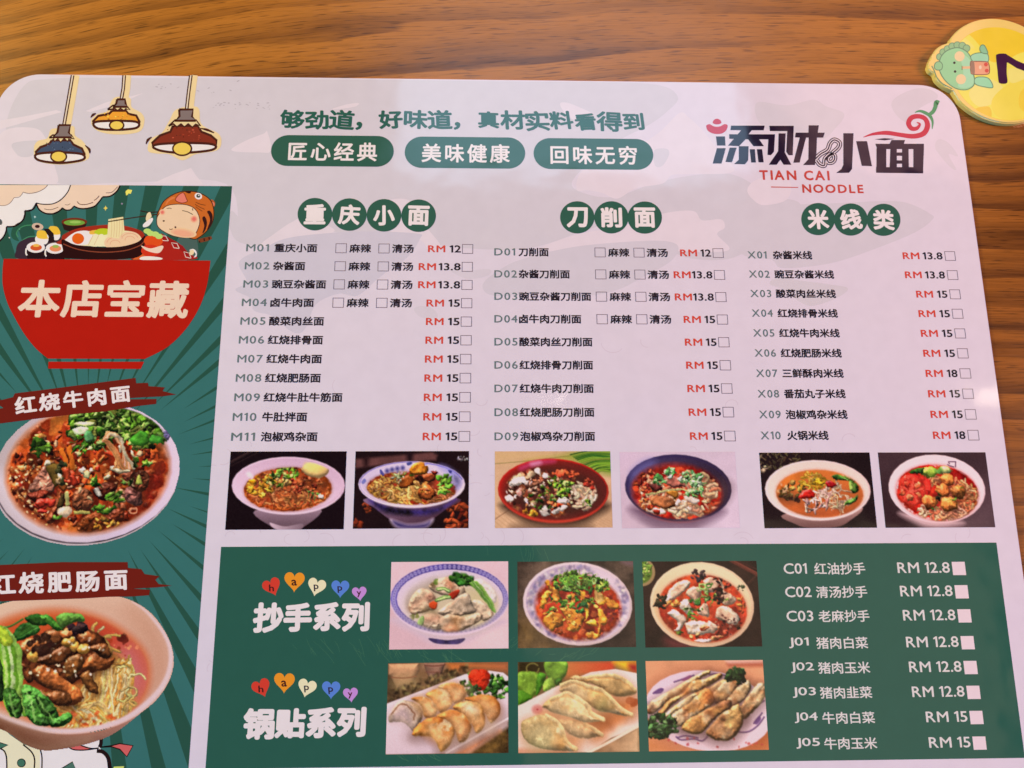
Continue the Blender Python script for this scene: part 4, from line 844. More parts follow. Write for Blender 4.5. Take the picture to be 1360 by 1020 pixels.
p.bits(10, (800, 470, 60, 50), [(196, 110, 50), (150, 70, 30)], (12, 26), pid='braised_meat', spec=.2); p.spots(8, (740, 350, 60, 30), [(40, 20, 14)], (10, 22), .8)
for _ in range(16): x, y = p.at((975, 390, 70, 90)); p.lump(p.rag(x, y, 34, 9, .7, None, .4), p.jit(p.r.choice([(116, 160, 56), (140, 180, 72), (90, 130, 44)])), 20, .5, 1.3, .1, .8, pid='herbs')
p.clip = None; p.rimarc((656, 402, 536, 232, 0), .975, 0, 180, 24, (228, 204, 228), 1)
p.finish('food_photo', menu, 'photo of braised meat noodles in a blue patterned bowl')

# 3 red bowl with diced toppings on a bamboo mat
p = Photo((645, 590, K), [(103, 75), (1322, 75), (1340, 885), (92, 885)], seed=23); p.base((196, 156, 124), .05)
for i in range(24):
    a = -100 + i * 62; p.stroke([(a, 700 + i * 4), (a + 260, 920)], 5, (150, 108, 80), a=.6, edge=False); p.stroke([(700 + i * 40, 900), (980 + i * 40, 600)], 5, (164, 120, 92), a=.45, edge=False)
p.stroke([(90, 800), (300, 660)], 8, (96, 60, 44), a=.7, edge=False); p.fill([(90, 70), (700, 70), (600, 160), (90, 190)], (200, 162, 118), False, blur=20); p.grad([(420, 190), (760, 130), (1040, 70), (1340, 70), (1340, 300), (1180, 280), (1000, 200), (700, 150)], (190, 160, 70), (96, 140, 40), 0, blur=16)
for i in range(16): y = 80 + i * 14; p.stroke([(900 + i * 18, y + 30), (1100 + i * 8, y - 10), (1345, y + p.r.uniform(-30, 30))], 16, p.jit(p.r.choice([(70, 120, 40), (120, 160, 50), (40, 84, 30), (150, 160, 60)])), a=.9)
p.stroke([(100, 205), (400, 180), (900, 120)], 8, (130, 120, 60), a=.7)
p.fill([(200, 620), (360, 790), (600, 880), (900, 885), (1130, 790), (1270, 620)], (60, 40, 30), blur=14, pid='bowl'); p.fill([(300, 890), (500, 850), (1000, 850), (1060, 890)], (110, 82, 64), blur=20)
p.grad(p.ell(716, 490, 588, 338, 2), (190, 30, 26), (140, 26, 20), 70, False, pid='bowl'); p.grad(p.ell(720, 488, 566, 318, 2), (176, 30, 24), (84, 30, 28), 0, False, pid='bowl'); p.fill(p.ell(700, 512, 512, 286, 3), (66, 32, 26), False, blur=20, pid='bowl')
p.fill([(370, 240), (500, 190), (700, 170), (720, 190), (520, 215), (380, 270)], (198, 60, 120), a=.9, blur=10); p.fill([(480, 200), (570, 184), (580, 205), (500, 225)], (220, 160, 200), a=.9, blur=10)
p.clip = p.inside(p.ell(696, 520, 506, 276, 3), blur=4); p.spots(60, (690, 520, 480, 260), [(130, 60, 44), (96, 44, 34), (160, 90, 60)], (20, 50), .8, pid='broth')
CR = [(232, 208, 196), (220, 190, 174), (206, 170, 150)]; BE = [(200, 150, 124), (180, 116, 86), (160, 90, 60)]
p.bits(26, (450, 400, 210, 120), BE, (22, 50), pid='toppings'); p.bits(70, (600, 520, 420, 210), CR + BE + BE, (12, 34), pid='toppings', rough=.5)
p.noodles(26, (1060, 560, 110, 130), [(226, 196, 170), (210, 170, 140)], 24, (60, 120), ang=(0.2, .5)); p.bits(30, (850, 310, 130, 40), [(214, 90, 54), (190, 70, 44)], (14, 32), pid='toppings'); p.bits(18, (1110, 420, 70, 60), [(180, 60, 44), (206, 84, 60)], (14, 32), pid='toppings')
p.bits(20, (780, 680, 150, 90), [(208, 90, 50), (222, 120, 70), (190, 70, 40)], (16, 40), pid='toppings'); p.bits(14, (470, 740, 70, 50), [(206, 150, 50), (190, 120, 40)], (14, 30), pid='toppings')
for pts in ([(260, 410), (380, 330), (420, 400), (350, 440)], [(200, 580), (240, 530), (300, 580), (250, 610)], [(760, 610), (830, 530), (890, 590), (860, 640)], [(570, 690), (660, 640), (690, 720), (600, 770)], [(700, 720), (840, 650), (870, 680), (740, 750)], [(600, 320), (650, 300), (680, 350), (620, 360)], [(520, 270), (560, 240), (590, 300), (550, 310)]): p.lump(pts, (236, 214, 206), 24, .6, 1.1, .05, .4, pid='toppings')
p.herbs(60, (760, 470, 150, 120), (14, 32)); p.herbs(16, (600, 600, 160, 90), (12, 26)); p.herbs(8, (1080, 640, 60, 60), (12, 26)); p.spots(26, (600, 540, 380, 180), [(44, 24, 18)], (8, 20), .8)
p.clip = None; p.rimarc((716, 490, 588, 338, 2), .975, -5, 185, 30, (186, 54, 40), 1)
p.finish('food_photo', menu, 'photo of a red bowl with diced toppings and spring onion on a bamboo mat', soft=.7)

# 4 dark bowl of beef noodles on pale cloth
p = Photo((815, 590, K), [(60, 82), (1300, 82), (1320, 888), (88, 885)], seed=24); p.base((204, 182, 204), .02); p.fill([(60, 500), (300, 740), (500, 900), (60, 900)], (180, 150, 166), a=.7, blur=120); p.fill([(60, 60), (300, 60), (100, 400), (60, 500)], (196, 168, 196), a=.6, blur=80)
p.fill([(200, 660), (420, 870), (700, 900), (900, 880), (1150, 680)], (112, 84, 108), blur=18, pid='bowl')
p.grad(p.ell(684, 460, 566, 352, 4), (52, 42, 84), (44, 32, 54), 40, False, pid='bowl'); p.grad(p.ell(682, 470, 530, 330, 4), (64, 54, 96), (44, 30, 44), 20, False, pid='bowl'); p.fill([(200, 310), (290, 220), (400, 180), (420, 230), (300, 300), (230, 350)], (110, 104, 170), a=.8, blur=24); p.fill([(1080, 400), (1200, 420), (1230, 480), (1160, 600), (1120, 480)], (84, 60, 66), a=.7, blur=30)
p.fill(p.ell(668, 508, 478, 304, 4), (146, 40, 28), False, blur=10, pid='broth', tex=.2); p.clip = p.inside(p.ell(668, 508, 474, 300, 4), blur=5)
p.spots(60, (668, 508, 460, 290), [(120, 24, 20), (168, 50, 30), (190, 70, 40), (96, 20, 18)], (20, 50), .7, pid='broth')
p.noodles(60, (690, 540, 440, 250), [(226, 160, 120), (206, 120, 84), (236, 190, 150), (190, 80, 54)], 26, (50, 120)); p.noodles(24, (960, 400, 190, 140), [(232, 176, 140), (214, 130, 96)], 28, (40, 90)); p.noodles(18, (700, 680, 200, 70), [(236, 196, 168), (226, 160, 120)], 30, (50, 110))
for pts in ([(350, 680), (470, 680), (550, 710), (500, 745), (400, 730)], [(740, 560), (800, 550), (900, 600), (870, 640), (780, 610)], [(640, 620), (700, 580), (720, 620), (670, 650)]): p.lump(pts, (238, 210, 196), 22, .6, 1.1, .05, .4, pid='noodles')
p.bits(40, (360, 400, 140, 120), [(150, 60, 40), (190, 90, 60), (120, 36, 30)], (16, 36), pid='toppings'); p.bits(30, (400, 600, 170, 130), [(176, 70, 44), (140, 46, 32), (206, 110, 60)], (14, 34), pid='toppings')
for pts, c in (([(540, 340), (640, 330), (720, 370), (770, 440), (690, 470), (600, 450), (550, 400)], (168, 98, 84)), ([(390, 570), (470, 540), (620, 580), (650, 650), (560, 690), (420, 640)], (156, 92, 56)), ([(380, 440), (480, 420), (520, 470), (440, 500)], (110, 50, 44)), ([(560, 500), (650, 480), (690, 550), (630, 580)], (206, 130, 50))): p.lump(pts, c, 34, .4, 1.25, .14, 1.1, .12, pid='beef')
HB = ((110, 160, 96), (90, 144, 76), (150, 190, 130), (180, 200, 160)); p.herbs(18, (590, 290, 60, 40), (16, 34), HB); p.herbs(30, (800, 350, 120, 50), (18, 36), HB); p.herbs(26, (890, 450, 60, 90), (20, 38), HB); p.herbs(12, (830, 520, 60, 40), (18, 34), HB); p.herbs(22, (480, 380, 70, 50), (16, 32), HB); p.stroke([(340, 540), (450, 515), (560, 490), (800, 490)], 16, (190, 180, 120), pid='herbs')
p.clip = None; p.rimarc((684, 460, 566, 352, 4), .985, 0, 180, 20, (50, 40, 64), 1); p.fill([(300, 790), (550, 840), (800, 840), (980, 790), (850, 880), (500, 885)], (126, 100, 120), a=.8, blur=14, pid='bowl')
p.finish('food_photo', menu, 'photo of beef noodles in a dark bowl on a pale cloth', detail=.8)

# 5 sour pickle noodles in a white bowl on black
p = Photo((1000, 590, K), [(65, 88), (1235, 88), (1312, 885), (122, 888)], seed=25); p.base((30, 20, 22), .05)
for _ in range(70): x, y = p.at((270, 170, 240, 110)); p.stroke([(x, y), (x + p.r.uniform(-40, 40), y + p.r.uniform(-40, 40))], p.r.uniform(6, 18), p.jit(p.r.choice([(110, 98, 66), (80, 70, 48), (140, 124, 96), (70, 52, 36)])), a=.85)
p.bits(10, (120, 270, 40, 40), [(150, 130, 110)], (10, 22))
p.grad([(330, 740), (460, 850), (600, 885), (860, 880), (1010, 820), (1130, 660)], (176, 136, 132), (100, 66, 66), 90, pid='bowl')
p.bowl((686, 486, 560, 318, 2), (688, 474, 536, 292, 2), ((236, 208, 214), (222, 180, 180)), ((232, 196, 190), (236, 206, 200)), soup=(706, 524, 462, 252, 3), soupcol=(184, 98, 44))
p.grad(p.ell(706, 524, 460, 250, 3), (204, 112, 44), (168, 78, 40), 90, False, blur=8, tex=.08, pid='broth'); p.fill(p.ell(900, 480, 300, 180), (170, 84, 50), a=.5, blur=60)
p.bits(40, (420, 490, 140, 90), [(120, 92, 40), (150, 120, 56), (90, 64, 30), (170, 130, 80)], (14, 34), pid='pickles', bump=.9); p.fill([(280, 550), (400, 520), (480, 570), (400, 610), (300, 590)], (70, 42, 34), a=.8, blur=20); p.spots(10, (430, 590, 80, 20), [(48, 28, 22)], (10, 24))
p.noodles(50, (640, 390, 120, 70), [(214, 160, 50), (200, 140, 40), (226, 180, 80)], 14, (30, 80)); p.bits(12, (690, 410, 50, 40), [(220, 160, 40)], (14, 30), pid='pickles')
p.noodles(30, (910, 570, 110, 120), [(238, 196, 160), (226, 170, 130)], 12, (60, 130), ang=(0.2, .8)); p.noodles(14, (780, 500, 100, 40), [(236, 190, 170), (220, 166, 150)], 14, (50, 110))
for _ in range(30): x, y = p.at((660, 630, 140, 90)); p.lump(p.rag(x, y, 40, 7, .32, p.r.gauss(1.9, .6)), p.jit([(206, 154, 140), (190, 132, 120), (222, 176, 160)][p.r.randrange(3)]), 16, .4, 1.25, .08, .4, .1, pid='pork_strips')
p.lump([(470, 560), (520, 500), (600, 480), (650, 520), (640, 570), (560, 580)], (206, 44, 34), 36, .45, 1.2, .06, .3, .3, pid='chilli'); p.lump([(760, 430), (790, 395), (850, 400), (885, 440), (850, 475), (790, 470)], (200, 38, 40), 34, .45, 1.2, .06, .3, .45, pid='chilli')
for pts in ([(830, 350), (880, 320), (980, 330), (1060, 340), (1110, 380), (1060, 390), (940, 380), (850, 380)], [(1020, 390), (1060, 380), (1120, 450), (1110, 500), (1060, 520), (1030, 470)], [(960, 660), (1000, 600), (1080, 560), (1110, 530), (1100, 590), (1020, 640)]): p.lump(pts, (74, 100, 40), 24, .35, 1.3, .2, .9, .1, pid='greens')
p.lump([(1020, 400), (1060, 410), (1060, 480), (1030, 490)], (150, 170, 80), 18, .6, 1.2, pid='greens'); p.lump([(950, 350), (1020, 370), (1010, 385)], (140, 160, 80), 12, pid='greens'); p.spots(14, (300, 470, 50, 50), [(230, 170, 130)], (6, 14), .7)
p.clip = None; p.rimarc((686, 486, 560, 318, 2), .975, 0, 180, 24, (240, 210, 212), 1)
p.finish('food_photo', menu, 'photo of pickle and pork strip noodles with red chillies in a white bowl', smooth=('broth',))

# 6 tomato meatball noodles
p = Photo((1165, 590, K), [(10, 88), (1145, 85), (1250, 880), (85, 883)], seed=26); p.base((60, 42, 48), .04); p.fill([(700, 900), (1250, 900), (1250, 500), (1100, 600)], (110, 84, 94), a=.8, blur=120); p.fill([(60, 880), (60, 500), (400, 880)], (40, 24, 26), a=.7, blur=80)
p.fill([(240, 720), (420, 840), (560, 880), (760, 875), (900, 820)], (196, 160, 168), blur=10, pid='bowl')
p.bowl((632, 474, 514, 362, 6), (634, 468, 494, 344, 6), ((238, 208, 218), (226, 190, 200)), ((232, 200, 212), (238, 208, 216)), soup=(636, 514, 440, 294, 8), soupcol=(172, 40, 28))
p.spots(30, (636, 514, 420, 280), [(190, 50, 30), (150, 30, 24), (204, 74, 44)], (20, 60), .6, pid='broth'); p.fill(p.ell(900, 330, 160, 70, 30), (140, 24, 24), False, a=.8, blur=20)
p.noodles(60, (900, 560, 170, 160), [(230, 150, 96), (214, 110, 70), (238, 180, 130)], 20, (40, 110), ang=(.3, .9)); p.noodles(60, (700, 740, 280, 66), [(232, 160, 120), (216, 120, 84), (240, 190, 150)], 24, (30, 70), span=(2, 4.5)); p.noodles(12, (600, 390, 80, 40), [(230, 150, 100)], 22, (30, 60))
p.lump(p.ell(375, 490, 180, 160, 20), (206, 52, 40), 30, .7, 1.1, .08, .4, .08, pid='tomato', col2=(190, 40, 34)); p.lump(p.ell(480, 430, 90, 90), (208, 56, 44), 20, .7, 1.1, .06, .2, pid='tomato', col2=(196, 44, 36)); p.lump(p.ell(355, 500, 160, 150, 20), (212, 60, 46), 24, .75, 1.08, .06, .3, .06, pid='tomato')
for a in range(5):
    t = a * 1.256 + .5; p.lump(p.rag(355 + 85 * math.cos(t), 500 + 78 * math.sin(t), 40, 8, .7, t), (190, 44, 34), 20, .6, 1.2, .15, .9, .15, pid='tomato', col2=(220, 110, 70)); p.stroke([(355, 500), (355 + 130 * math.cos(t + .6), 500 + 120 * math.sin(t + .6))], 14, (218, 84, 66), a=.7, edge=False)
p.lump([(440, 300), (500, 260), (570, 230), (630, 250), (640, 320), (580, 360), (500, 340)], (176, 204, 76), 60, .45, 1.2, .04, .2, .1, pid='greens'); p.lump([(330, 300), (400, 265), (500, 265), (460, 310), (360, 320)], (60, 84, 36), 20, .4, 1.3, .2, .8, pid='greens'); p.lump([(640, 260), (720, 228), (780, 260), (780, 320), (700, 330), (650, 310)], (206, 218, 140), 50, .5, 1.15, .04, .2, .1, pid='greens'); p.fill([(630, 240), (680, 250), (670, 310), (640, 300)], (70, 110, 40), blur=10)
for cx, cy, r in ((742, 385, 76), (690, 495, 80), (860, 500, 82), (550, 608, 82), (762, 632, 94)):
    p.fill(p.ell(cx + 6, cy + 20, r, r * .8), (90, 30, 20), False, a=.6, blur=24); p.lump(p.rag(cx, cy, r, 14, .84, .2, .06), (216, 130, 62), r * .9, .4, 1.2, .12, .55, .12, pid='meatballs', col2=(190, 100, 50), tf=1.6)
p.herbs(5, (800, 570, 30, 20), (10, 18)); p.herbs(4, (600, 670, 40, 16), (10, 18)); p.herbs(5, (890, 490, 30, 30), (8, 16), ((150, 130, 60), (120, 120, 50))); p.herbs(6, (650, 560, 30, 30), (10, 20), ((60, 50, 30), (50, 70, 30)))
p.clip = None
for a, b in (((755, 185), (825, 185)), ((830, 185), (828, 240)), ((755, 195), (765, 205)), ((770, 230), (810, 240)), ((745, 215), (760, 225))): p.stroke([a, b], 11, (70, 50, 70), smooth=False, edge=False)
p.finish('food_photo', menu, 'photo of meatball noodles with a tomato slice and bok choy')
K2 = 175 / 1322

# 7 clear-broth wontons
p = Photo((510, 735, K2), [(78, 88), (1248, 78), (1247, 955), (48, 962)], seed=27); p.base((216, 178, 190), .02); p.fill([(50, 700), (400, 800), (700, 960), (50, 960)], (196, 154, 166), a=.6, blur=90); p.fill([(800, 700), (1250, 600), (1250, 960), (900, 960)], (226, 196, 200), a=.7, blur=90)
p.fill([(100, 640), (300, 800), (500, 905), (800, 905), (1000, 800), (1200, 660)], (200, 172, 190), blur=10, pid='bowl'); p.grad([(450, 850), (640, 870), (810, 850), (760, 905), (640, 912), (510, 900)], (74, 60, 110), (90, 74, 128), 0, pid='bowl', tex=.3)
p.grad(p.ell(656, 462, 598, 362, 0), (214, 190, 216), (206, 178, 202), 90, False, pid='bowl'); p.fill(p.ell(656, 456, 590, 352), (66, 54, 130), False, pid='bowl', tex=.12); p.fill(p.ell(662, 458, 534, 296), (208, 184, 208), False, pid='bowl')
for i in range(76):
    t = 2 * math.pi * i / 76; x, y = 659 + 562 * math.cos(t), 457 + 324 * math.sin(t); p.fill(p.ell(x, y, 19, 14, math.degrees(t)), (196, 180, 220), False, blur=3); p.fill(p.ell(x, y, 8, 6), (80, 66, 140), False, blur=3)
    t += math.pi / 76
p.grad(p.ell(662, 462, 522, 290), (206, 186, 212), (216, 190, 200), 90, False, pid='bowl', blur=4); p.fill(p.ell(690, 520, 446, 262), (196, 176, 150), False, blur=30, pid='broth'); p.clip = p.inside(p.ell(676, 490, 470, 300), blur=5)
p.fill(p.ell(980, 560, 160, 160), (196, 176, 128), False, a=.9, blur=50); p.fill([(220, 500), (300, 400), (500, 290), (480, 330), (320, 440), (250, 560)], (120, 100, 80), a=.6, blur=24)
for pts in ([(900, 270), (1000, 250), (1090, 290), (1130, 430), (1100, 500), (1000, 400), (920, 330)],): p.lump(pts, (226, 206, 200), 40, .7, 1.1, .04, .3, pid='wontons')
WN = (228, 200, 176)
for pts in ([(480, 290), (560, 250), (680, 240), (780, 300), (820, 400), (760, 440), (640, 430), (520, 400), (450, 340)], [(250, 500), (300, 400), (380, 350), (470, 380), (530, 470), (520, 560), (420, 590), (300, 620), (250, 570)], [(880, 480), (960, 470), (1060, 540), (1100, 620), (1000, 680), (930, 600)], [(540, 590), (620, 520), (720, 440), (840, 400), (880, 490), (930, 580), (820, 620), (640, 640)], [(340, 680), (420, 610), (540, 610), (580, 700), (560, 780), (440, 770), (350, 730)], [(560, 660), (660, 610), (800, 640), (960, 590), (980, 660), (860, 740), (740, 790), (600, 790), (560, 740)]): p.lump(pts, WN, 46, .42, 1.14, .05, .7, .05, pid='wontons', col2=(216, 180, 150), tf=.8)
for pts, c in (([(260, 560), (330, 520), (380, 470), (320, 490)], (170, 116, 96)), ([(640, 270), (680, 265), (700, 320), (690, 370), (650, 330)], (150, 72, 40)), ([(690, 660), (770, 660), (750, 690), (730, 750), (700, 740)], (150, 90, 40)), ([(420, 640), (520, 620), (560, 660), (480, 680)], (190, 126, 100)), ([(400, 560), (480, 560), (520, 600), (430, 590)], (110, 90, 60)), ([(430, 440), (470, 420), (500, 470), (460, 490)], (120, 56, 44))): p.fill(pts, c, a=.75, blur=16)
p.fill([(620, 750), (680, 730), (720, 780), (640, 800)], (230, 150, 110), a=.8, blur=14); p.stroke([(640, 540), (720, 470), (790, 440)], 12, (206, 150, 120), a=.6, edge=False)
p.lump([(650, 410), (740, 365), (750, 400), (690, 460), (650, 440)], (204, 66, 40), 16, .6, 1.15, pid='toppings'); p.lump([(455, 510), (500, 480), (540, 500), (520, 555), (470, 550)], (210, 80, 40), 16, .6, 1.15, pid='toppings')
for q in ([(530, 470), (600, 445), (650, 440)], [(540, 360), (600, 355), (650, 380)], [(345, 710), (370, 670), (390, 645)]): p.stroke(q, 36, (120, 150, 80), pid='greens'); p.stroke(q, 12, (180, 200, 130), edge=False)
p.lump([(330, 720), (360, 650), (400, 640), (410, 680), (380, 730)], (140, 160, 100), 18, .6, 1.1, pid='greens'); p.spots(4, (510, 300, 30, 40), [(110, 90, 60), (96, 110, 50)], (16, 30)); p.spots(3, (300, 650, 40, 40), [(110, 110, 50)], (16, 30))
for _ in range(18): x, y = p.at((780, 260, 110, 60)); p.lump(p.rag(x, y, 44, 9, .6, .6, .4), p.jit(p.r.choice([(50, 96, 36), (74, 124, 44), (40, 76, 34)])), 22, .4, 1.3, .15, .8, pid='greens')
for o in range(6): p.stroke([(860 + o * 14, 300 - o * 4), (930 + o * 18, 370 + o * 6), (1010 + o * 16, 460 + o * 10), (1090 + o * 6, 560 + o * 6)], 22, p.jit([(110, 156, 60), (150, 184, 96), (84, 136, 50), (176, 200, 130)][o % 4]), pid='greens')
p.clip = None; p.rimarc((656, 462, 598, 362, 0), .975, 10, 170, 26, (216, 188, 208), 1); pass
p.finish('food_photo', menu, 'photo of pale wontons and bok choy in a blue rimmed bowl', detail=.5, smooth=('broth',))

# 8 chilli oil wontons in a patterned bowl
p = Photo((680, 735, K2), [(58, 80), (1215, 80), (1245, 945), (55, 945)], seed=28); p.base((66, 52, 44), .22, 1.4); p.fill([(50, 560), (300, 800), (400, 950), (50, 950)], (104, 78, 40), a=.7, blur=60, tex=.3); p.fill([(900, 800), (1245, 500), (1245, 950), (800, 950)], (40, 30, 26), a=.8, blur=60); p.fill([(1090, 80), (1215, 80), (1215, 120), (1150, 115)], (110, 84, 90), blur=8)
p.grad(p.ell(658, 506, 550, 418, 6), (222, 196, 206), (200, 174, 176), 60, False, pid='bowl'); p.grad(p.ell(660, 504, 522, 392, 6), (176, 150, 178), (206, 184, 200), 0, False, pid='bowl')
for i in range(210):
    t = p.r.uniform(0, 6.28); k = p.r.uniform(.86, .97); x, y = 660 + 522 * k * math.cos(t), 508 + 390 * k * math.sin(t) 
    if not (-1.15 < t - 6.283 < -.72 or (5.1 < t < 5.6)): p.fill(p.rag(x, y, p.r.uniform(8, 26), 7, .7), p.jit(p.r.choice([(120, 104, 140), (140, 120, 152), (222, 204, 196), (104, 88, 126)])), a=.8, blur=4)
p.fill([(780, 140), (900, 170), (1040, 260), (1000, 320), (880, 240), (800, 190)], (220, 196, 210), a=.8, blur=16)
p.fill(p.ell(664, 540, 432, 330, 8), (150, 52, 28), False, blur=8, pid='broth', tex=.15); p.clip = p.inside(p.ell(664, 524, 434, 352, 8), blur=4); p.spots(50, (664, 560, 410, 310), [(176, 74, 36), (120, 36, 24), (190, 90, 50)], (14, 40), .6, pid='broth'); p.spots(60, (1000, 600, 110, 100), [(96, 30, 30), (130, 44, 36)], (6, 16), .8)
for pts in ([(280, 540), (300, 440), (360, 370), (420, 400), (360, 450), (330, 530)], [(310, 260), (370, 270), (410, 330), (480, 370), (470, 480), (400, 480), (420, 400), (340, 310)], [(650, 380), (720, 390), (760, 500), (770, 600), (730, 700), (740, 560)], [(330, 640), (420, 590), (510, 630), (500, 720), (400, 780), (330, 730)], [(490, 550), (600, 540), (690, 590), (730, 650), (690, 720), (640, 790), (560, 760), (540, 650)], [(820, 350), (880, 350), (930, 430), (920, 520), (860, 480)], [(850, 560), (910, 580), (950, 680), (900, 720), (860, 660)], [(750, 720), (800, 660), (850, 690), (840, 740)], [(930, 440), (1000, 460), (1070, 520), (1050, 560), (960, 530)], [(740, 810), (820, 790), (890, 810), (850, 870), (780, 870)], [(540, 440), (600, 410), (660, 450), (620, 500), (560, 480)], [(860, 580), (880, 700), (890, 780), (860, 820), (870, 700)]): p.lump(pts, (232, 152, 52), 36, .45, 1.2, .08, .7, .18, pid='wontons', col2=(222, 128, 50))
p.bits(26, (640, 620, 330, 200), [(232, 160, 70), (214, 110, 44), (190, 80, 40)], (10, 26), pid='wontons', spec=.15); p.lump(p.ell(870, 420, 44, 80, -10), (236, 180, 100), 30, .7, 1.1, pid='wontons')
GB = ((104, 136, 44), (74, 106, 36), (134, 164, 70), (56, 82, 30)); p.clip = p.inside(p.ell(664, 500, 440, 350, 8), blur=4); p.herbs(120, (680, 290, 270, 100), (16, 36), GB); p.rings(14, (680, 300, 200, 70), (20, 34)); p.herbs(30, (560, 470, 190, 60), (12, 26), GB); p.herbs(16, (690, 530, 60, 60), (12, 26), ((60, 110, 50), (50, 90, 44))); p.herbs(8, (400, 570, 50, 30), (12, 22), GB); p.herbs(10, (800, 470, 40, 50), (12, 22), GB); p.herbs(10, (920, 330, 50, 50), (14, 26), GB)
p.clip = None; p.finish('food_photo', menu, 'photo of orange chilli oil wontons in a purple patterned bowl')

# 9 red oil wontons in a cream bowl
p = Photo((845, 735, K2), [(58, 78), (1212, 78), (1258, 938), (92, 940)], seed=29); p.base((40, 26, 22), .12, 1.2); p.stroke([(950, 70), (1230, 220)], 40, (112, 56, 46)); p.stroke([(1000, 70), (1230, 170)], 12, (70, 36, 34)); p.stroke([(1130, 300), (1240, 200)], 30, (84, 48, 40), a=.5)
p.fill([(300, 860), (520, 900), (560, 945), (380, 945)], (110, 48, 50), blur=20); p.fill(p.ell(60, 190, 130, 140), (150, 122, 84), False, pid='side_dish'); p.fill(p.ell(50, 185, 110, 118), (86, 110, 40), False, pid='side_dish'); 
for _ in range(34): x, y = p.at((90, 170, 70, 95)); p.lump(p.rag(x, y, 22, 7, .6), p.jit(p.r.choice([(120, 150, 60), (76, 110, 40), (180, 190, 110)])), 12, pid='side_dish')
p.bowl((660, 514, 524, 426, 8), (660, 506, 496, 398, 8), ((232, 202, 170), (206, 170, 140)), ((234, 206, 172), (222, 170, 126)), soup=(668, 552, 446, 340, 9), soupcol=(160, 56, 34))
p.spots(60, (668, 552, 430, 320), [(180, 74, 44), (130, 38, 26), (200, 96, 54)], (14, 44), .6, pid='broth'); p.fill(p.ell(900, 740, 170, 100, -30), (110, 36, 30), False, a=.8, blur=30); p.fill(p.ell(420, 300, 170, 60, -30), (190, 84, 44), False, a=.7, blur=26)
for pts in ([(300, 470), (330, 370), (400, 300), (480, 260), (540, 310), (500, 370), (420, 430), (340, 480)], [(500, 400), (560, 340), (640, 350), (660, 400), (610, 500), (560, 460)], [(430, 510), (500, 460), (550, 510), (560, 620), (490, 590)], [(310, 610), (380, 570), (450, 600), (510, 680), (440, 760), (370, 770), (420, 700)], [(610, 590), (680, 500), (730, 530), (740, 640), (660, 630)], [(680, 270), (760, 240), (810, 290), (800, 370), (720, 380)], [(810, 270), (850, 270), (890, 370), (980, 420), (1000, 480), (900, 520), (850, 460), (860, 370)], [(790, 620), (830, 540), (920, 530), (1000, 600), (1030, 670), (990, 720), (900, 690), (830, 670)], [(500, 700), (600, 680), (720, 700), (760, 780), (640, 820), (520, 800)], [(720, 680), (820, 740), (780, 800), (700, 760)], [(580, 870), (680, 860), (770, 870), (680, 910)]): p.lump(pts, (238, 208, 186), 42, .48, 1.12, .06, .8, .1, pid='wontons', col2=(226, 176, 146))
p.bits(16, (700, 800, 200, 70), [(214, 110, 70), (226, 140, 90), (190, 70, 50)], (14, 34), pid='wontons', spec=.2); p.bits(14, (1060, 520, 40, 80), [(206, 120, 60), (170, 70, 40)], (14, 32), pid='wontons'); p.bits(12, (370, 510, 70, 30), [(230, 140, 70)], (14, 30), pid='wontons')
p.herbs(26, (600, 560, 100, 110), (16, 34), ((90, 120, 50), (70, 104, 44), (50, 80, 34))); p.herbs(16, (720, 440, 90, 60), (14, 28)); p.rings(5, (680, 340, 60, 50), (22, 36)); p.herbs(6, (900, 460, 40, 30), (12, 20)); p.herbs(4, (430, 780, 30, 20), (14, 26))
DK = [(50, 28, 26), (74, 40, 34), (36, 22, 20)]; p.bits(14, (830, 430, 60, 80), DK, (14, 30), pid='toppings'); p.bits(22, (900, 270, 130, 60), DK + [(150, 60, 44)], (12, 26), pid='toppings'); p.bits(10, (820, 380, 40, 40), DK, (16, 28), pid='toppings'); p.spots(40, (900, 720, 170, 110), [(70, 24, 24), (46, 20, 20), (200, 130, 110)], (6, 14), .8)
p.clip = None; p.bits(16, (610, 215, 90, 45), [(60, 44, 48), (44, 30, 34), (84, 60, 60)], (16, 32), pid='toppings'); p.bits(16, (240, 480, 50, 80), [(46, 40, 28), (70, 56, 34), (30, 26, 20)], (18, 34), pid='toppings'); p.bits(8, (1050, 350, 30, 30), [(50, 60, 40)], (8, 16)); p.bits(8, (1030, 740, 40, 30), [(60, 44, 30), (110, 60, 40)], (12, 22))
p.finish('food_photo', menu, 'photo of white wontons in red oil in a cream bowl', detail=.75)
K3 = 180 / 1311

# 10 pan-fried dumplings on a white plate
p = Photo((505, 870, K3), [(78, 75), (1238, 70), (1240, 950), (52, 958)], seed=30); p.base((96, 70, 48), .18); p.fill([(380, 70), (640, 70), (640, 140), (400, 140)], (150, 110, 84), False, blur=10)
p.grad([(640, 70), (1240, 70), (1240, 160), (900, 130), (680, 160)], (196, 110, 54), (170, 96, 60), 0, False, blur=10)
p.lump([(80, 85), (370, 80), (380, 150), (340, 230), (320, 310), (160, 330), (110, 220), (80, 190)], (190, 140, 104), 60, .5, 1.15, .06, .2, pid='teacup', smooth=False); p.stroke([(110, 215), (230, 222), (350, 205)], 12, (110, 66, 48), edge=False); p.fill([(120, 260), (330, 230), (310, 310), (160, 330)], (176, 150, 100), a=.6, blur=26)
p.lump([(420, 80), (630, 75), (620, 110), (590, 200), (480, 230), (440, 150)], (150, 108, 90), 50, .5, 1.1, .06, .2, pid='teacup', smooth=False); p.stroke([(430, 100), (530, 106), (630, 92)], 10, (90, 50, 40), edge=False); p.stroke([(440, 165), (580, 165)], 8, (100, 60, 50), edge=False)
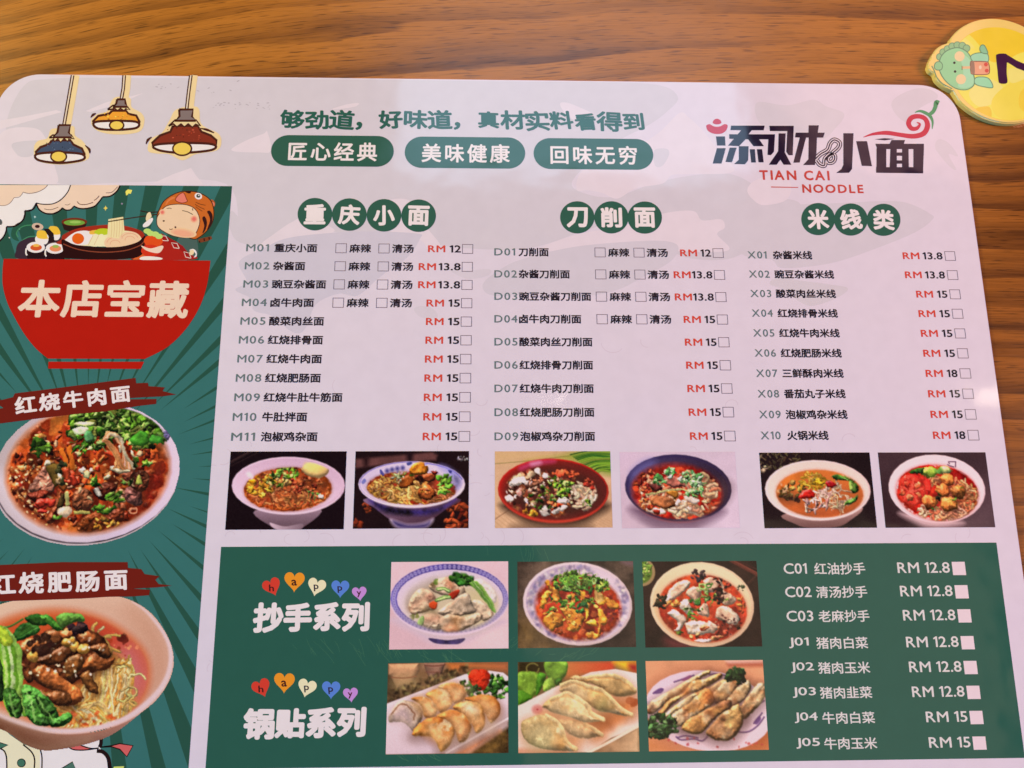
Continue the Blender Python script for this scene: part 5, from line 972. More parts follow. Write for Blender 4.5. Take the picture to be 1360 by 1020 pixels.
for _ in range(150): t = p.r.random(); x, y = 80 + t * 760, 420 - t * 270 + p.r.uniform(-70, 40); p.fill(p.rag(x, y, p.r.uniform(8, 24), 6, .6), p.jit(p.r.choice([(48, 36, 22), (80, 62, 40), (150, 126, 80), (36, 26, 18)])), a=.8, blur=4)
p.grad([(50, 475), (820, 185), (1050, 150), (1190, 170), (1240, 210), (1240, 640), (700, 950), (50, 960)], (230, 206, 214), (206, 178, 190), 80, False, pid='plate'); p.fill([(780, 950), (1240, 690), (1240, 960)], (104, 76, 36), False, blur=6, tex=.3, tf=2.5)
for i in range(30): x = 860 + i * 18; p.stroke([(x, 960), (x + 180, 760)], 5, (60, 40, 22), a=.7, edge=False)
p.fill([(640, 950), (1240, 600), (1240, 690), (860, 950)], (190, 160, 160), False, blur=6, pid='plate'); p.fill([(750, 945), (1000, 800), (1160, 730), (1000, 850), (850, 940)], (150, 80, 40), a=.85, blur=10, tex=.3, pid='plate'); p.stroke([(640, 945), (1240, 610)], 20, (232, 206, 214), edge=False, smooth=False)
p.fill([(300, 780), (540, 800), (600, 920), (680, 930), (1140, 660), (1200, 600), (1000, 640), (400, 740)], (130, 96, 90), a=.55, blur=40)
for _ in range(70): x, y = p.at((900 if p.r.random() < .4 else 1120, 300, 120, 130)); p.lump(p.rag(x, y, 30, 9, .7, None, .5), p.jit(p.r.choice([(44, 80, 30), (60, 100, 36), (30, 56, 26), (84, 124, 50)])), 14, .35, 1.35, .25, 1, pid='parsley', tf=2.5)
p.lump([(850, 200), (880, 150), (950, 132), (1030, 145), (1060, 200), (1050, 260), (1010, 330), (950, 345), (900, 310), (860, 260)], (214, 54, 28), 50, .6, 1.15, .12, .8, .05, pid='carrot_flower', tf=2.2); p.herbs(10, (920, 320, 40, 16), (12, 24), ((44, 74, 30), (30, 56, 26)))
p.lump([(80, 590), (130, 500), (200, 440), (300, 450), (380, 500), (410, 600), (360, 700), (320, 740), (240, 660), (150, 650), (90, 650)], (226, 192, 158), 50, .5, 1.12, .06, .4, pid='dumplings'); p.fill([(110, 560), (190, 480), (260, 500), (320, 580), (310, 700), (220, 650), (120, 630)], (190, 160, 160), blur=20); p.stroke([(100, 570), (180, 490), (250, 490), (320, 560), (330, 620)], 16, (110, 70, 50), a=.7, edge=False)
DM = (232, 176, 104); p.patch = ((172, 92, 42), (246, 218, 178), -.05, 1.1)
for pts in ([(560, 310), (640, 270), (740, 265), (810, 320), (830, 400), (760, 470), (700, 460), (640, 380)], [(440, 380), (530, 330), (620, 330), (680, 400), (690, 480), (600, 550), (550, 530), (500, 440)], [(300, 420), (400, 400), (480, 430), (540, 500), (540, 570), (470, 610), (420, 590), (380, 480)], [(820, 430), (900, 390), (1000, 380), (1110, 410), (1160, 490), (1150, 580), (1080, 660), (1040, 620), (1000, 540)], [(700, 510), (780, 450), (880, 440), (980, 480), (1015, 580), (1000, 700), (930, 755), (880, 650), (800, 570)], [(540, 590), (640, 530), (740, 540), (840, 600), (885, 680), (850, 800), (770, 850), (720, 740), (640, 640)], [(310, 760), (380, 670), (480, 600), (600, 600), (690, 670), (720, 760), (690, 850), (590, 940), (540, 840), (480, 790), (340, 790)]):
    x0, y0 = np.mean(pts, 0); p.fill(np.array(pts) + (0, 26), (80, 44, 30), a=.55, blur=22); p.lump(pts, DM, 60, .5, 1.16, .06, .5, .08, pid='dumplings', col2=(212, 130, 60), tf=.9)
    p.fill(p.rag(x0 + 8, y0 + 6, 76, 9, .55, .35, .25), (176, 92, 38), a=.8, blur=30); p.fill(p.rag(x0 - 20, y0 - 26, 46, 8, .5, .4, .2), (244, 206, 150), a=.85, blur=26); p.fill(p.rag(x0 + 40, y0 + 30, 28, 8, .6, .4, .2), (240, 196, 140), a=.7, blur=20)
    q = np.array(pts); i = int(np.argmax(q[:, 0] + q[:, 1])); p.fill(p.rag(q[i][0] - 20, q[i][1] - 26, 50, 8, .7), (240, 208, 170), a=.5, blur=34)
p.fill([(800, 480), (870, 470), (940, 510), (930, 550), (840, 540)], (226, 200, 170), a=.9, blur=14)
p.finish('food_photo', menu, 'photo of golden pan-fried dumplings with a carrot flower')

# 11 steamed-style dumplings on a white plate
p = Photo((680, 870, K3), [(60, 62), (1205, 62), (1230, 938), (58, 945)], seed=31); p.base((110, 80, 50), .1); p.fill([(60, 60), (330, 60), (330, 170), (60, 170)], (48, 38, 18), False, blur=6); p.stroke(p.ell(200, 130, 60, 50)[::3], 14, (110, 100, 50), a=.8, edge=False)
p.grad([(520, 60), (1000, 60), (980, 150), (700, 190), (520, 220)], (190, 110, 60), (196, 60, 34), 0, False, blur=8); p.fill([(980, 60), (1210, 60), (1210, 150), (1080, 130)], (232, 180, 40), blur=10); p.fill([(1130, 90), (1210, 90), (1210, 160), (1150, 150)], (150, 30, 30), blur=10)
for pts, c in (([(320, 60), (520, 60), (530, 170), (470, 250), (400, 260), (330, 180)], (104, 140, 44)), ([(58, 180), (150, 155), (260, 180), (290, 260), (230, 380), (160, 410), (58, 340)], (116, 150, 48)), ([(300, 340), (330, 240), (400, 220), (420, 300), (370, 360)], (128, 160, 58)), ([(250, 180), (330, 190), (310, 280), (250, 380), (230, 400)], (70, 120, 30)), ([(58, 340), (200, 410), (120, 470), (58, 490)], (84, 136, 34)), ([(420, 250), (480, 230), (470, 280), (430, 300)], (60, 104, 30))): p.lump(pts, c, 50, .6, 1.15, .1, .5, .05, pid='lettuce')
p.grad([(50, 495), (460, 290), (760, 165), (1000, 135), (1230, 180), (1230, 700), (960, 800), (740, 940), (50, 945)], (236, 208, 204), (226, 196, 182), 90, False, pid='plate'); p.grad([(740, 945), (1230, 690), (1230, 945)], (150, 104, 70), (196, 160, 124), 30, False, blur=8, tex=.1); p.stroke([(735, 945), (960, 830), (1230, 680)], 26, (214, 178, 160), edge=False, smooth=False); p.fill([(58, 910), (260, 920), (530, 930), (520, 945), (58, 945)], (196, 120, 84), False, blur=10)
for pts in ([(940, 420), (1140, 400), (1230, 520), (1060, 620), (880, 540)], [(820, 680), (900, 640), (1060, 600), (960, 700), (880, 770), (800, 800)], [(540, 780), (640, 800), (600, 870), (540, 830)], [(300, 560), (420, 620), (520, 620), (760, 680), (900, 680), (940, 600)]): p.fill(pts, (206, 110, 48), a=.85, blur=26, tex=.1)
p.fill([(780, 650), (900, 600), (960, 690), (860, 680)], (120, 60, 30), a=.7, blur=20); p.spots(5, (1180, 440, 50, 60), [(150, 70, 30), (190, 90, 50)], (20, 40))
DP = (224, 186, 136); p.patch = ((196, 150, 92), (238, 214, 172), .7, 1.1)
def dump(body, ridge, c1=DP, c2=(202, 160, 104)):
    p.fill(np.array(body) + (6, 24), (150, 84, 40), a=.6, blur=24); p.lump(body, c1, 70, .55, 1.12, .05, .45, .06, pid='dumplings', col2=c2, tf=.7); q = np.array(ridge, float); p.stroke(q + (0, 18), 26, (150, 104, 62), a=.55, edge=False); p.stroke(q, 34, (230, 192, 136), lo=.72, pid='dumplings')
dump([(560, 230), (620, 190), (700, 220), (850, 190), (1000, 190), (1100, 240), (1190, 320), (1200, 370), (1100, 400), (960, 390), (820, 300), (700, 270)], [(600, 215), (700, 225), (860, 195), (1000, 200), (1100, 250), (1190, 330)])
dump([(460, 350), (500, 270), (600, 250), (740, 300), (870, 340), (960, 420), (1060, 520), (1170, 570), (1100, 590), (960, 560), (840, 540), (740, 480), (560, 370)], [(480, 290), (600, 255), (740, 305), (880, 345), (970, 430), (1060, 520), (1160, 575)])
p.fill([(830, 480), (890, 420), (920, 470), (870, 510)], (140, 136, 84), a=.7, blur=26)
dump([(450, 640), (520, 620), (680, 650), (780, 690), (870, 770), (800, 800), (680, 810), (560, 770), (500, 720)], [(700, 660), (740, 690), (800, 720), (870, 770)], (206, 160, 112))
dump([(290, 500), (350, 430), (480, 370), (540, 360), (640, 420), (740, 480), (790, 580), (900, 620), (860, 640), (700, 650), (560, 600), (400, 560), (330, 520)], [(380, 430), (480, 385), (540, 365), (640, 420), (740, 490), (770, 560), (890, 620)])
dump([(90, 660), (180, 600), (300, 580), (420, 620), (490, 720), (530, 830), (640, 910), (560, 930), (380, 920), (240, 890), (120, 810)], [(330, 585), (430, 640), (490, 740), (530, 840), (620, 905)], c2=(190, 156, 104)); p.fill(p.ell(270, 830, 60, 50), (160, 158, 110), False, a=.7, blur=40); p.fill(p.ell(300, 720, 110, 60, -20), (230, 204, 150), False, a=.5, blur=50); p.fill([(420, 850), (470, 800), (500, 840), (460, 870)], (170, 110, 50), a=.7, blur=20)
for a, b in ((530, 500), (640, 400), (600, 720)): p.fill(p.ell(a, b, 70, 36, 20), (236, 204, 156), False, a=.6, blur=40)
p.fill(p.ell(243, 525, 40, 32), (176, 70, 64), False, blur=8); p.fill(p.ell(243, 525, 24, 18), (214, 150, 140), False, blur=8); p.fill(p.ell(246, 526, 10, 8), (160, 50, 50), False)
p.finish('food_photo', menu, 'photo of pale folded dumplings beside lettuce on a white plate')

# 12 long pan-fried dumplings on a patterned plate
p = Photo((850, 870, K3), [(55, 55), (1188, 50), (1245, 915), (85, 932)], seed=32); p.base((214, 146, 108), .03); p.fill([(650, 700), (1250, 600), (1250, 930), (900, 930)], (184, 96, 44), a=.95, blur=40); p.fill([(80, 800), (300, 900), (300, 935), (80, 935)], (190, 110, 60), a=.9, blur=30); p.fill([(820, 50), (1190, 50), (1190, 80), (860, 90)], (224, 180, 170), False, blur=6); p.fill([(840, 85), (1190, 75), (1190, 105), (860, 110)], (160, 70, 50), False, blur=8)
p.fill(p.ell(680, 560, 640, 390, 8), (150, 74, 50), False, a=.7, blur=36); p.grad(p.ell(664, 540, 620, 388, 8), (220, 190, 206), (226, 196, 204), 90, False, pid='plate')
PU = (96, 60, 116); p.patch = ((150, 92, 56), (232, 206, 164), .45, .95)
for q in ([(330, 260), (420, 230), (520, 195)], [(130, 370), (180, 340), (220, 330)], [(670, 190), (740, 182), (840, 200)], [(350, 790), (400, 820), (520, 810), (600, 830), (650, 790)], [(360, 800), (440, 780), (560, 800)], [(950, 745), (1050, 740), (1140, 680), (1200, 600)], [(1100, 660), (1150, 600), (1180, 560)], [(1130, 490), (1200, 440)]): p.stroke(q, 16, PU, a=.8)
p.fill([(120, 370), (190, 320), (230, 330), (200, 370)], PU, a=.9); p.fill([(400, 240), (480, 195), (500, 215), (440, 250)], (140, 70, 120), a=.9); p.fill([(1100, 650), (1150, 590), (1170, 620), (1130, 670)], PU, a=.9); p.spots(14, (700, 850, 500, 60), [(190, 70, 70)], (8, 16), .8)
p.fill([(300, 700), (500, 760), (660, 790), (900, 700), (1000, 640), (600, 600)], (150, 110, 116), a=.6, blur=40)
def roll(a, b, w0, c=(206, 152, 88)):
    a, b = np.array(a, float), np.array(b, float); u = (b - a) / np.linalg.norm(b - a); n = np.array((-u[1], u[0])); L_ = np.linalg.norm(b - a)
    pts = [a, a + u * L_ * .12 + n * w0 * .42, a + u * L_ * .4 + n * w0 * .52, a + u * L_ * .8 + n * w0 * .46, b + n * w0 * .25, b - n * w0 * .25, a + u * L_ * .8 - n * w0 * .46, a + u * L_ * .4 - n * w0 * .52, a + u * L_ * .12 - n * w0 * .42]
    p.fill(np.array(pts) + (14, 22), (70, 40, 34), a=.6, blur=20); p.lump(pts, c, w0 * .5, .45, 1.2, .07, .6, .06, pid='dumplings', col2=np.array(c) * (.84, .76, .64))
    for k in range(4): t = p.r.uniform(.15, .85); q = a + u * L_ * t + n * p.r.uniform(-.2, .2) * w0; p.fill(p.rag(q[0], q[1], w0 * .22, 8, .6, math.atan2(u[1], u[0])), p.r.choice([(222, 190, 140), (176, 110, 56), (230, 204, 164), (150, 92, 60)]), a=.65, blur=16)
DK_ = 1311 / 1224
for i, pts in enumerate(([(80, 455), (130, 400), (300, 310), (440, 230), (590, 165), (600, 195), (520, 240), (430, 300), (300, 395), (200, 460), (130, 510), (85, 495)], [(140, 540), (200, 480), (280, 400), (400, 340), (470, 250), (560, 240), (690, 190), (715, 220), (620, 285), (540, 330), (450, 350), (360, 400), (260, 480), (210, 525)], [(560, 350), (640, 290), (760, 222), (792, 242), (720, 312), (640, 365)], [(230, 535), (300, 470), (420, 390), (540, 330), (562, 352), (480, 405), (390, 470), (290, 540)],
                         [(660, 370), (700, 310), (780, 240), (870, 203), (892, 260), (850, 335), (780, 405), (710, 432)], [(790, 420), (830, 350), (900, 290), (970, 243), (992, 310), (940, 395), (870, 445), (820, 472)], [(300, 550), (360, 490), (470, 420), (560, 340), (620, 333), (652, 400), (640, 452), (560, 515), (470, 570), (390, 620), (330, 595)], [(910, 500), (930, 440), (1000, 350), (1060, 278), (1110, 278), (1128, 350), (1090, 425), (1010, 515), (950, 555)],
                         [(390, 640), (450, 580), (560, 530), (700, 450), (790, 428), (802, 480), (720, 545), (640, 610), (560, 685), (480, 695), (420, 672)], [(610, 690), (680, 610), (780, 520), (880, 463), (912, 520), (922, 600), (880, 690), (800, 752), (700, 754), (640, 732)])):
    q = np.array(pts, float) * DK_; q = q.mean(0) + (q - q.mean(0)) * (1.10, 1.16); p.fill(q + (10, 24), (70, 40, 34), a=.7, blur=24); p.lump(q, [(206, 154, 96), (200, 150, 92), (206, 158, 104), (204, 158, 88), (198, 148, 92), (206, 164, 110), (204, 146, 84), (206, 164, 116), (188, 132, 72), (208, 166, 102)][i], 42, .36, 1.2, .08, 1.0, .12, pid='dumplings', col2=(170, 112, 62), tf=1.1)
    c = q.mean(0)
    for k in range(5): u = c + (q[p.r.randrange(len(q))] - c) * p.r.uniform(.1, .6); p.fill(p.rag(u[0], u[1], p.r.uniform(16, 34), 7, .55, -.5), p.r.choice([(236, 208, 170), (150, 92, 50), (132, 78, 44), (226, 190, 140)]), a=.6, blur=14)
p.fill([(400, 320), (440, 300), (430, 350), (390, 350)], (206, 110, 50), a=.7, blur=20); p.fill([(640, 370), (690, 360), (680, 420), (650, 430)], (200, 90, 36), a=.7, blur=20); p.fill([(690, 420), (760, 450), (740, 490), (700, 470)], (60, 36, 30), a=.8, blur=14); p.fill([(840, 470), (870, 460), (870, 520)], (56, 34, 30), a=.8, blur=10); p.fill([(90, 480), (130, 500), (120, 530)], (80, 40, 30), a=.8, blur=12)
for cx, cy, rx, ry, n in ((200, 690, 160, 110, 90), (930, 200, 90, 70, 40)):
    for _ in range(n): x, y = p.at((cx, cy, rx, ry)); p.lump(p.rag(x, y, 28, 9, .8, None, .5), p.jit(p.r.choice([(32, 50, 24), (44, 68, 32), (24, 38, 20), (58, 82, 46)])), 12, .35, 1.35, .25, 1, pid='parsley_sprig#%d' % cx, tf=2.5)
p.finish('food_photo', menu, 'photo of long pan-fried dumplings with parsley on a patterned plate')

# big dishes cut out on the side panel
p = Photo((0, 490, .25), [(-60, 140), (985, 140), (985, 950), (-60, 950)], cell=0.00022, seed=33)
E = (462, 548, 498, 372, -8); p.base((206, 186, 200), .01); rimE = p.ell(*E); lowE = p.ell(456, 566, 500, 372, -8); cut(p, rimE); cut(p, lowE)
p.fill(lowE, (46, 34, 40), False, pid='bowl'); p.stroke(np.array(p.ell(456, 560, 497, 372, -8))[2:16], 10, (196, 176, 176), edge=False, a=.8); p.grad(rimE, (190, 168, 168), (226, 200, 226), 0, False, pid='bowl'); p.fill([(-60, 560), (60, 760), (260, 880), (480, 910), (300, 850), (120, 720), (30, 560)], (226, 206, 214), a=.8, blur=30)
e = p.ell(468, 540, 434, 330, -8); p.fill(e, (214, 120, 60), False, blur=16, pid='broth'); p.fill(p.ell(468, 542, 418, 316, -8), (150, 58, 22), False, blur=22, tex=.3, pid='broth'); p.clip = p.inside(p.ell(468, 540, 426, 324, -8), blur=6)
RB = [(150, 48, 18), (176, 74, 30), (96, 30, 12), (190, 96, 40), (124, 38, 16), (70, 26, 12)]
p.spots(240, (468, 540, 420, 320), RB, (14, 44), .75, pid='broth'); p.bits(230, (460, 560, 400, 280), RB + [(216, 130, 60), (196, 60, 34), (110, 60, 34)], (9, 26), pid='broth', spec=.3); p.fill(p.ell(160, 720, 130, 130), (90, 30, 20), False, a=.6, blur=70); p.fill(p.ell(820, 640, 70, 170, 20), (120, 28, 18), False, a=.7, blur=40)
p.spots(170, (300, 640, 330, 230), [(232, 140, 70), (240, 190, 130), (90, 30, 16), (60, 24, 14)], (3, 8), .9); p.spots(120, (160, 660, 130, 150), [(234, 150, 84), (250, 210, 160)], (3, 7), .9)
for q in ([(330, 430), (345, 480), (350, 540)], [(370, 420), (380, 470), (385, 530)]): p.stroke(q, 26, (222, 110, 34), pid='toppings')
NL = []
def beef(pts, c, r=40): p.fill(np.array(pts) + (8, 14), (60, 20, 12), a=.6, blur=16); p.lump(pts, c, r, .4, 1.25, .14, 1.1, .18, pid='beef', col2=np.array(c) * .66, tf=1.3)
beef([(150, 640), (200, 570), (245, 510), (280, 580), (290, 650), (220, 660)], (206, 128, 100)); beef([(150, 660), (260, 650), (230, 710), (180, 700)], (180, 66, 40)); beef([(385, 700), (400, 650), (480, 650), (495, 720), (440, 760), (385, 740)], (168, 92, 56)); beef([(660, 680), (680, 630), (740, 620), (760, 700), (720, 725)], (160, 96, 84)); beef([(690, 600), (740, 540), (790, 560), (780, 640), (740, 650)], (130, 66, 40)); beef([(410, 850), (440, 790), (520, 760), (570, 800), (540, 860), (450, 880)], (170, 76, 30)); beef([(250, 800), (300, 700), (330, 650), (320, 740), (280, 820)], (170, 80, 44)); beef([(640, 560), (700, 520), (720, 560), (680, 600)], (150, 76, 50)); beef([(500, 640), (560, 600), (620, 620), (600, 680), (530, 700)], (140, 60, 36)); beef([(560, 760), (640, 740), (650, 800), (580, 830)], (130, 56, 30))
p.lump([(250, 520), (300, 505), (330, 560), (300, 630), (270, 590)], (110, 84, 36), 26, .4, 1.2, pid='herbs'); p.lump([(310, 700), (340, 660), (340, 720), (310, 740)], (90, 66, 34), 16, pid='herbs'); p.bits(12, (340, 560, 40, 60), [(60, 56, 30), (84, 70, 36)], (10, 22), pid='herbs'); p.bits(12, (410, 580, 60, 60), [(206, 80, 40), (190, 60, 34)], (16, 34), pid='toppings', spec=.3); p.bits(8, (240, 740, 40, 40), [(196, 50, 34)], (18, 34), pid='toppings', spec=.3)
CO = [(226, 196, 150), (238, 214, 180), (206, 160, 110)]; p.bits(16, (420, 470, 340, 150), CO, (10, 22), pid='toppings'); p.bits(10, (560, 620, 220, 90), CO, (10, 20), pid='toppings'); p.lump(p.ell(346, 758, 38, 30), (232, 196, 160), 24, .7, 1.1, pid='toppings'); p.lump([(580, 520), (640, 520), (690, 545), (620, 555)], (236, 206, 160), 16, pid='toppings'); p.lump([(500, 640), (520, 630), (545, 670), (525, 680)], (238, 220, 200), 14, pid='toppings'); p.stroke([(355, 660), (358, 720)], 22, (196, 184, 110), pid='herbs'); p.stroke([(400, 764), (470, 762)], 18, (190, 170, 90), pid='herbs'); q = p.ell(712, 752, 20, 16); p.stroke(np.concatenate([q[::4], q[:1]]), 10, (226, 140, 100)); p.bits(16, (560, 830, 70, 40), [(206, 140, 60), (190, 120, 40)], (8, 18), pid='toppings')
GH = ((88, 124, 36), (62, 98, 26), (118, 148, 62), (40, 68, 20), (146, 168, 88), (104, 112, 50), (34, 52, 16)); p.clip = p.inside(p.ell(468, 500, 452, 300, -8), blur=4) 
p.herbs(200, (620, 270, 240, 75), (18, 40), GH); p.herbs(90, (760, 330, 110, 90), (16, 34), GH); p.herbs(60, (480, 350, 110, 110), (12, 28), GH); p.lump([(690, 370), (740, 330), (790, 350), (780, 400), (710, 400)], (70, 140, 40), 24, .6, 1.2, .1, .6, pid='herbs'); p.lump([(790, 390), (810, 350), (860, 370), (850, 400)], (60, 124, 40), 24, .6, 1.2, .1, .6, pid='herbs')
p.lump([(390, 320), (440, 310), (470, 320), (450, 345), (400, 345)], (206, 222, 170), 16, .7, 1.1, pid='herbs'); p.lump([(400, 285), (500, 285), (490, 305), (420, 310)], (190, 212, 130), 14, pid='herbs'); p.lump([(445, 350), (480, 330), (500, 370), (460, 390)], (90, 150, 90), 16, pid='herbs')
for i in range(9): p.stroke([(545 + i * 5, 380 - i * 4), (565 + i * 6, 340 + i * 2), (600 + i * 5, 345 + i * 3), (640 + i * 2, 400 + i * 5), (655 + i * 5, 460 + i * 5), (640 + i * 9, 530)], 15, p.jit([(238, 176, 122), (222, 138, 84), (244, 200, 156)][i % 3]), pid='noodles'); p.stroke([(545 + i * 3, 375), (580 + i * 4, 420), (612 + i * 3, 480), (600 + i * 8, 530)], 8, p.jit((224, 140, 84)), pid='noodles')
for _ in range(20): x, y = p.at((215, 410, 48, 44)); p.lump(p.rag(x, y, 22, 9, .7, None, .45), p.jit(p.r.choice(GH[:4])), 12, .45, 1.25, .15, .8, pid='herbs')
for _ in range(16): x, y = p.at((550, 740, 44, 22)); p.lump(p.rag(x, y, 22, 9, .6, -.5, .4), p.jit(p.r.choice(GH[:3])), 12, .45, 1.25, .15, .7, pid='herbs')
for _ in range(16): x, y = p.at((615, 680, 44, 26)); p.lump(p.rag(x, y, 20, 9, .5, -.5, .4), p.jit(p.r.choice(GH[:3])), 12, .45, 1.25, .15, .7, pid='herbs')
for _ in range(12): x, y = p.at((305, 815, 40, 28)); p.lump(p.rag(x, y, 18, 9, .6, None, .4), p.jit(p.r.choice(GH[:3])), 12, .45, 1.25, .15, .7, pid='herbs')
p.herbs(8, (510, 600, 30, 18), (14, 24), GH); p.herbs(5, (780, 512, 20, 18), (12, 20), GH); p.herbs(4, (710, 490, 20, 16), (12, 20), GH); p.herbs(5, (690, 605, 40, 20), (10, 18), GH); p.lump([(725, 600), (745, 565), (760, 610), (735, 615)], (180, 180, 80), 14, pid='herbs')
p.clip = None; p.bits(14, (888, 335, 16, 38), [(120, 104, 150), (90, 80, 120)], (8, 18), a=.8)
p.finish('dish_picture', menu, 'cut-out picture of beef noodle soup heaped with coriander', detail=.72, layer=16, lit=(.88, .78, .76))

p = Photo((0, 740, 340 / 1239), [(-260, 150), (860, 150), (860, 945), (-260, 945)], cell=0.00022, seed=34)
rim = spline([(-250, 560), (-200, 360), (-60, 250), (140, 195), (380, 180), (580, 190), (720, 260), (810, 380), (842, 490), (820, 600), (740, 710), (600, 800), (420, 850), (240, 850), (60, 790), (-100, 720), (-220, 650)], 5); low = spline([(-200, 640), (0, 750), (200, 830), (420, 850), (600, 800), (700, 740), (560, 850), (440, 900), (300, 930), (200, 935), (110, 900), (40, 850), (-100, 780)], 5)
cut(p, rim); cut(p, low); p.base((214, 176, 150), .01); p.grad(low, (96, 50, 26), (150, 106, 96), -40, False, pid='bowl'); p.fill([(30, 840), (110, 880), (220, 905), (330, 890), (440, 870), (420, 900), (240, 940), (110, 905)], (150, 110, 86), a=.7, blur=14)
p.grad(rim, (226, 186, 156), (222, 182, 166), 60, False, pid='bowl'); inn = [(-220, 520), (-150, 370), (0, 290), (200, 235), (400, 230), (560, 280), (680, 380), (740, 500), (720, 620), (640, 720), (520, 790), (380, 825), (200, 810), (40, 750), (-120, 660)]
p.grad(rim, (224, 184, 156), (206, 150, 124), 30, False, a=.8, blur=40); p.fill([(640, 250), (760, 330), (800, 450), (790, 580), (720, 640), (730, 480), (680, 360)], (196, 138, 108), a=.7, blur=60)
so = [(-200, 520), (-120, 400), (20, 310), (180, 268), (330, 265), (480, 300), (600, 370), (690, 460), (716, 560), (690, 670), (600, 770), (440, 822), (250, 815), (80, 750), (-80, 660)]
p.fill(so, (222, 130, 70), blur=16, pid='broth'); p.fill(so, (198, 72, 34), blur=26, pid='broth', a=.85); p.clip = p.inside(so, True, 5); p.grad([(360, 270), (560, 330), (700, 480), (700, 640), (560, 560), (420, 400)], (184, 58, 30), (206, 90, 80), 70, blur=30, a=.9)
p.fill([(560, 480), (640, 430), (700, 540), (690, 660), (640, 700), (600, 600)], (198, 108, 104), a=.9, blur=30); p.spots(30, (600, 470, 110, 130), [(230, 140, 90), (160, 50, 26)], (4, 10), .8); p.stroke([(580, 395), (600, 380), (630, 340)], 20, (60, 40, 24)); p.spots(5, (590, 400, 20, 12), [(90, 30, 20)], (10, 20))
NO = [(246, 206, 122), (232, 178, 88), (250, 222, 152), (226, 160, 74)]
p.fill([(250, 640), (420, 600), (480, 520), (560, 460), (610, 540), (640, 640), (640, 740), (520, 810), (380, 830), (280, 760)], (206, 140, 62), a=.95, blur=16, pid='noodles')
for i in range(190): x = p.r.uniform(430, 640); t = (x - 440) / 200; y = p.r.uniform(480, 560) + 60 * (1 - t) * p.r.random(); dx = p.r.uniform(-160, 10) * (1 - .3 * t); q = [(x, y), (x - 6 + p.r.uniform(-14, 14), y + 80), (x + dx * .4, y + 160), (x + dx, y + p.r.uniform(200, 300))]; p.stroke(q, 13, (150, 96, 46), a=.6, edge=False); p.stroke(q, 9, p.jit(p.r.choice(NO), .1), pid='noodles', lo=.7)
for i in range(26): p.stroke([(190 + i * 9, 650 + i * 3 + p.r.uniform(-20, 20)), (280 + i * 8, 720 + p.r.uniform(-20, 20)), (360 + i * 8, 790 + p.r.uniform(-10, 10))], 9, p.jit(p.r.choice(NO), .12), pid='noodles', lo=.65)
p.noodles(12, (610, 600, 60, 140), NO, 8, (20, 50), span=(2, 4)); p.noodles(14, (480, 420, 60, 50), NO, 10, (40, 90)); p.spots(20, (430, 780, 120, 34), [(190, 80, 40), (206, 110, 50)], (8, 18), .7)
def meat(pts, c, r=44): p.fill(np.array(pts) + (6, 16), (60, 28, 14), a=.65, blur=18); p.lump(pts, c, r, .38, 1.25, .09, .8, .3, pid='braised_pieces', col2=np.array(c) * .7, tf=.9)
MB = (188, 104, 50)
meat([(90, 440), (180, 380), (300, 330), (460, 360), (520, 440), (480, 540), (400, 580), (300, 640), (200, 620), (120, 540)], (120, 62, 30), 60)
for pts in ([(90, 440), (120, 400), (190, 390), (210, 440), (170, 500), (120, 480)], [(200, 400), (240, 350), (290, 350), (300, 400), (260, 440), (210, 470)], [(180, 500), (240, 460), (320, 430), (350, 470), (300, 510), (220, 525)], [(380, 380), (430, 360), (470, 390), (450, 430), (390, 420)], [(310, 540), (330, 490), (390, 470), (410, 510), (370, 570), (320, 590)], [(400, 540), (450, 470), (520, 480), (560, 490), (520, 540), (470, 550)], [(160, 560), (200, 525), (260, 550), (320, 600), (390, 640), (400, 690), (340, 720), (300, 670), (210, 620)], [(230, 660), (300, 650), (350, 680), (330, 720), (260, 700)], [(390, 580), (430, 550), (460, 600), (470, 660), (430, 650)], [(100, 510), (150, 540), (160, 600), (120, 600)], [(440, 440), (500, 420), (540, 460), (520, 490), (460, 470)], [(290, 360), (340, 340), (380, 360), (350, 400), (300, 400)]): meat(pts, p.jit(MB, .12), 34)
for cx, cy, r in ((163, 482, 30), (360, 432, 26), (408, 445, 28), (322, 415, 26), (345, 405, 18)): p.lump(p.ell(cx, cy, r, r * .9), (226, 156, 66), r, .5, 1.2, .04, .2, .25, pid='braised_pieces')
p.spots(40, (300, 480, 210, 130), [(250, 220, 180)], (3, 8), .8); p.spots(14, (190, 420, 80, 40), [(50, 28, 18)], (12, 26), .85); p.bits(6, (360, 350, 40, 20), [(70, 44, 44)], (18, 34), pid='braised_pieces')
p.clip = p.inside(rim, blur=5); GC = ((76, 126, 42), (58, 102, 34), (104, 152, 62), (46, 84, 28))
for pts in ([(60, 370), (110, 320), (180, 320), (190, 360), (110, 400), (70, 400)], [(120, 290), (180, 275), (240, 300), (220, 330), (150, 320)], [(190, 290), (230, 275), (280, 320), (310, 350), (270, 350), (230, 320)], [(270, 290), (330, 265), (390, 275), (410, 310), (350, 320), (300, 340)]): p.lump(pts, p.jit(GC[p.r.randrange(3)], .1), 26, .5, 1.2, .1, .9, .06, pid='herbs')
p.stroke([(190, 340), (120, 380), (70, 400)], 10, (60, 110, 40)); p.stroke([(30, 340), (60, 330), (110, 300)], 10, (80, 120, 50))
for i in range(6): o = i * 16; p.stroke([(-60 + o, 330 + o * .2), (0 + o, 420), (20 + o, 560), (24 + o * .9, 680), (60 + o, 760)], 24, p.jit([(150, 196, 60), (186, 214, 110), (120, 170, 50), (200, 220, 140), (110, 160, 44), (160, 200, 84)][i], .06), pid='greens')
